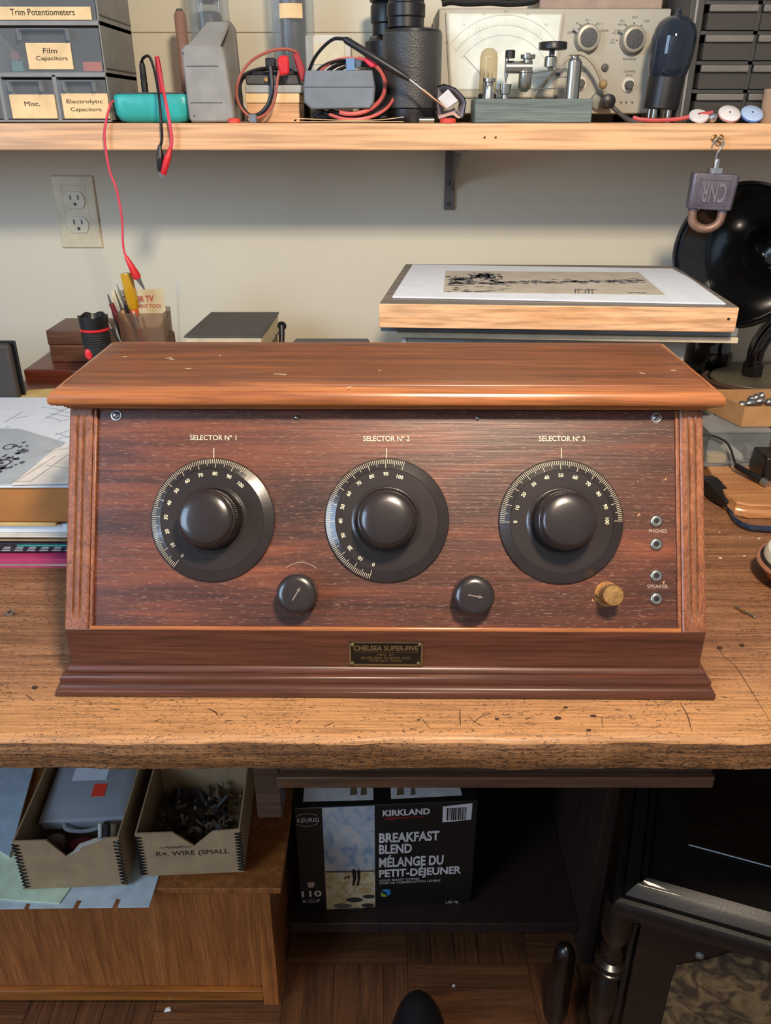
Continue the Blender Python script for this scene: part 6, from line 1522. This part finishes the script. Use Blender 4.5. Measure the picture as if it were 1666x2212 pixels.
# detector glass tube on the slate
xg = kx(1053); DG = D0+.045
gx = P(1055, 160, DG).x
gt = thing('glass_detector', 'small amber glass tube with wire filaments standing on the slate block', 'glass tube', (gx, DG, zs1))
zg1 = P(1055, 103, DG).z
part('tube_foot', MB().lathe([(.0125, zs1+.0003), (.0125, zs1+.006), (.0105, zs1+.007)], T(gx, DG, 0), 28), M_black, gt)
part('glass_dome', MB().lathe([(.0120, zs1+.007), (.0120, zg1-.012), (.0105, zg1-.005), (.006, zg1-.001), (0, zg1)], T(gx, DG, 0), 32, 0, False, False), M_amber, gt, angle=70)
for k in (-.006, 0, .006): part('filament', MB().cyl((gx+k, DG, zs1+.007), (gx+k*.9, DG, zg1-.030), .0008, .0006, 6), M_dgray, gt)

# ================================================================== big blue glass tube
D = 1.255
xb_ = P(1430, 200, D).x
bt2 = thing('blue_vacuum_tube', 'large blue glass vacuum tube with black base standing on the shelf', 'vacuum tube', (xb_, D, SHZ+.0003))
def bz_(v): return P(1428, v, D).z
Mb_ = T(xb_, D, 0) @ T(0, 0, SHZ) @ Ry(R(4)) @ T(0, 0, -SHZ)
part('glass_envelope', MB().lathe([(.0235, bz_(168)), (.0255, bz_(160)), (.0275, bz_(140)), (.0290, bz_(110)), (.0290, bz_(85)), (.0275, bz_(66)), (.0235, bz_(50)), (.0165, bz_(39)), (.009, bz_(34)), (.004, bz_(31)), (.0028, bz_(24)), (.0006, bz_(17))], Mb_, 56, 0, False, True), M_bluegl, bt2, angle=70)
part('tube_base', MB().lathe([(.0225, bz_(236)), (.0235, bz_(234)), (.0240, bz_(180)), (.0240, bz_(168)), (.021, bz_(166))], Mb_, 48), M_black, bt2)
part('plate', MB().lathe([(.012, bz_(150)), (.0125, bz_(148)), (.0125, bz_(80)), (.008, bz_(76))], Mb_, 24), M_steel, bt2)
for dx_, dy_ in ((-.010, -.010), (.010, -.010), (.010, .010), (-.010, .010)):
    part('contact_pin', MB().lathe([(.0042, SHZ+.0006), (.0045, SHZ+.004), (.0045, bz_(236))], T(dx_+xb_, D+dy_, 0), 16), M_nickel, bt2)
# red wire
pts = [P(1368, 254, 1.225), P(1385, 258, 1.222), P(1420, 260, 1.219), P(1465, 257, 1.217), P(1500, 250, 1.216), P(1540, 243, 1.216)]
for p in pts: p.z = max(p.z, SHZ+.003)
solo('red_hookup_wire', MB().tube(pts, .0026, 8), plain('red_wire', 'b8484a', .4), 'red wire lying along the shelf in front of the blue tube', 'wire')
# ================================================================== dark parts cabinet at the right
D = 1.245
z0 = SHZ+.0003; x0 = P(1458, 262, D).x; x1 = x0+.29
dc_ = thing('black_parts_cabinet', 'black small-parts cabinet with smoky clear drawers at the right end of the shelf', 'cabinet', ((x0+x1)/2, D+.07, z0))
tilt = Ry(R(3.2)); Mt = T(x0, D, z0) @ tilt
Mt = T(x0, D, z0) @ Ry(R(0))
CW, CD, = .29, .14
rowsz = [.006, .0385, .0725, .1075, .142, .178]
M_cabk = plain('cabinet_charcoal', '3a3a38', .5)
colx = [.020, .0905, .161, .2315, .285]
mb = MB().box(0, .018, 0, CD, 0, .184).box(CW-.004, CW, 0, CD, 0, .184).box(.018, CW-.004, CD-.003, CD, 0, .184).box(.018, CW-.004, 0, CD-.003, 0, .005).box(.018, CW-.004, 0, CD-.003, .180, .184)
mb.v = [Mt @ v for v in mb.v]; part('cabinet_frame', mb, M_cabk, dc_, bevel=.001)
part('edge_trim', MB().box(.006, .009, -.002, .0, .002, .182, Mt), M_gray2, dc_, bevel=.0006)
mb = MB()
for z in rowsz[1:-1]: mb.box(.018, CW-.004, 0, CD-.003, z-.0022, z+.0022, Mt)
for x in colx[1:-1]: mb.box(x-.003, x+.003, 0, CD-.003, .005, .180, Mt)
part('divider_grid', mb, M_cabk, dc_)
for i in range(5):
    for j in range(4):
        a0, a1 = colx[j]+.0035, colx[j+1]-.0035; b0, b1 = rowsz[i]+.003, rowsz[i+1]-.0028
        mb = MB().box(a0, a1, -.003, -.0016, b0, b1-.009, Mt).box(a0, a0+.0012, -.0016, .08, b0, b1-.009, Mt).box(a1-.0012, a1, -.0016, .08, b0, b1-.009, Mt).box(a0, a1, -.0016, .08, b0, b0+.0012, Mt)
        d = part('drawer', mb, M_smoke, dc_)
        part('drawer_pull', MB().box(a0, a1, -.008, -.0012, b1-.0085, b1-.0002, Mt), plain('pull_grey', '6a6660', .45), d, bevel=.0012)
part('drawer_backing', MB().box(.02, CW-.006, .05, .052, .006, .179, Mt), plain('liner', '55524c', .8), dc_)
for i, (cx__, cz__, ln, lb) in enumerate(((.035, .1465, .012, 'brass spacer at the left of the top visible drawer in the black cabinet'), (.052, .1465, .010, 'brass spacer in the middle of the top visible drawer in the black cabinet'), (.072, .1465, .008, 'brass stub at the right of the top visible drawer in the black cabinet'))):
    p_ = Mt @ Vector((cx__, .006, cz__+.0045)); solo('brass_spacer', MB().cyl(p_-Vector((ln/2, 0, -.001)), p_+Vector((ln/2, 0, .001)), .0030, .0030, 12), M_brass, lb, 'hardware', 'brass spacers in the top drawer')
c_ = Mt @ Vector((.036, .010, .0725+.0205))
mb = MB()
for rr in ((.0095), ): mb.tube([c_+Vector((rr*cos(a_), .0, rr*sin(a_)*1.0)) for a_ in [-.3+i*(pi+.6)/10 for i in range(11)]], .0022, 8, sub=3)
mb.tube([c_+Vector((.005*cos(a_), -.002, .005*sin(a_)-.001)) for a_ in [-.3+i*(pi+.6)/10 for i in range(11)]], .0014, 8, sub=3)
part('x', MB().box(0, 1e-4, 0, 1e-4, 0, 1e-4), M_steel, None) if False else None
for v in mb.v: v.z = max(v.z-.008, Mt.translation.z+.0725+.0048)
solo('arched_bracket', mb, plain('pale_brass', 'd2caa8', .35, .5), 'bright arched metal terminal bracket in the third drawer row of the black cabinet', 'bracket')
p_ = Mt @ Vector((.098, .008, .117)); solo('brass_tube', MB().cyl(p_, p_+Vector((.045, .004, .014)), .0022, .0022, 12), M_brass, 'slanting brass rod in the second column of the black cabinet', 'rod')
# knobs / ear discs in front
def disc(u, v, ru, rv, name, lab, mat, rimm, D_=1.2125):
    w_ = (P(u+ru, v, D_).x-P(u-ru, v, D_).x)/2; r_ = w_
    z0_ = SHZ+.0003; c = P(u, v, D_)
    tl = math.acos(min(.98, rv/ru))          # lean back
    t = thing(name, lab, 'disc', (c.x, D_, z0_), 0, 'enamel discs on the shelf edge')
    M = T(c.x, D_+.002, z0_+r_*cos(tl)*1.0+.0022) @ Rx(pi/2) @ Rx(-tl)
    part('disc_body', MB().lathe([(r_*.9, -.003), (r_, -.0015), (r_, 0), (r_*.94, .0012), (r_*.3, .0018), (0, .0018)], M, 40), mat, t, angle=50)
    part('disc_rim', MB().lathe([(r_*.995, -.0028), (r_*1.02, -.0010), (r_*1.0, .0002)], M, 40, 0, False, False), rimm, t)
    part('centre_hole', MB().lathe([(.0014, .0017), (.0014, .0022), (0, .0022)], M, 12), M_dgray, t)
M_enam = plain('enamel_white', 'dcd8d6', .25); M_enb = plain('enamel_blue', 'a8bede', .25)
disc(1511, 252, 21, 11, 'enamel_disc', 'leftmost and smallest white disc leaning by the red wire at the right of the shelf', M_enam, M_enam)
disc(1577, 249, 24, 15, 'enamel_disc', 'white disc with pinkish rim between the steel ball and the blue disc', M_enam, plain('pinkrim', 'c89088', .4))
disc(1626, 249, 24, 15, 'enamel_disc', 'pale blue disc, rightmost of the three on the shelf edge', M_enb, plain('bluerim', '5a7cc0', .4))
p_ = P(1540, 255, 1.2125); solo('steel_ball', MB().ball((0, 0, 0), .0062, T(p_.x, 1.2125, SHZ+.0066), 12), M_chrome, 'shiny chrome ball between the white discs on the shelf', 'ball')
p_ = P(1656, 230, 1.232); solo('brown_roll', MB().lathe([(.010, SHZ+.0003), (.0102, P(1656, 192, 1.232).z)], T(p_.x+.003, 1.2305, 0), 28), plain('brown_paper_roll', '9c8068', .8), 'brown paper roll standing at the far right end of the shelf', 'roll')
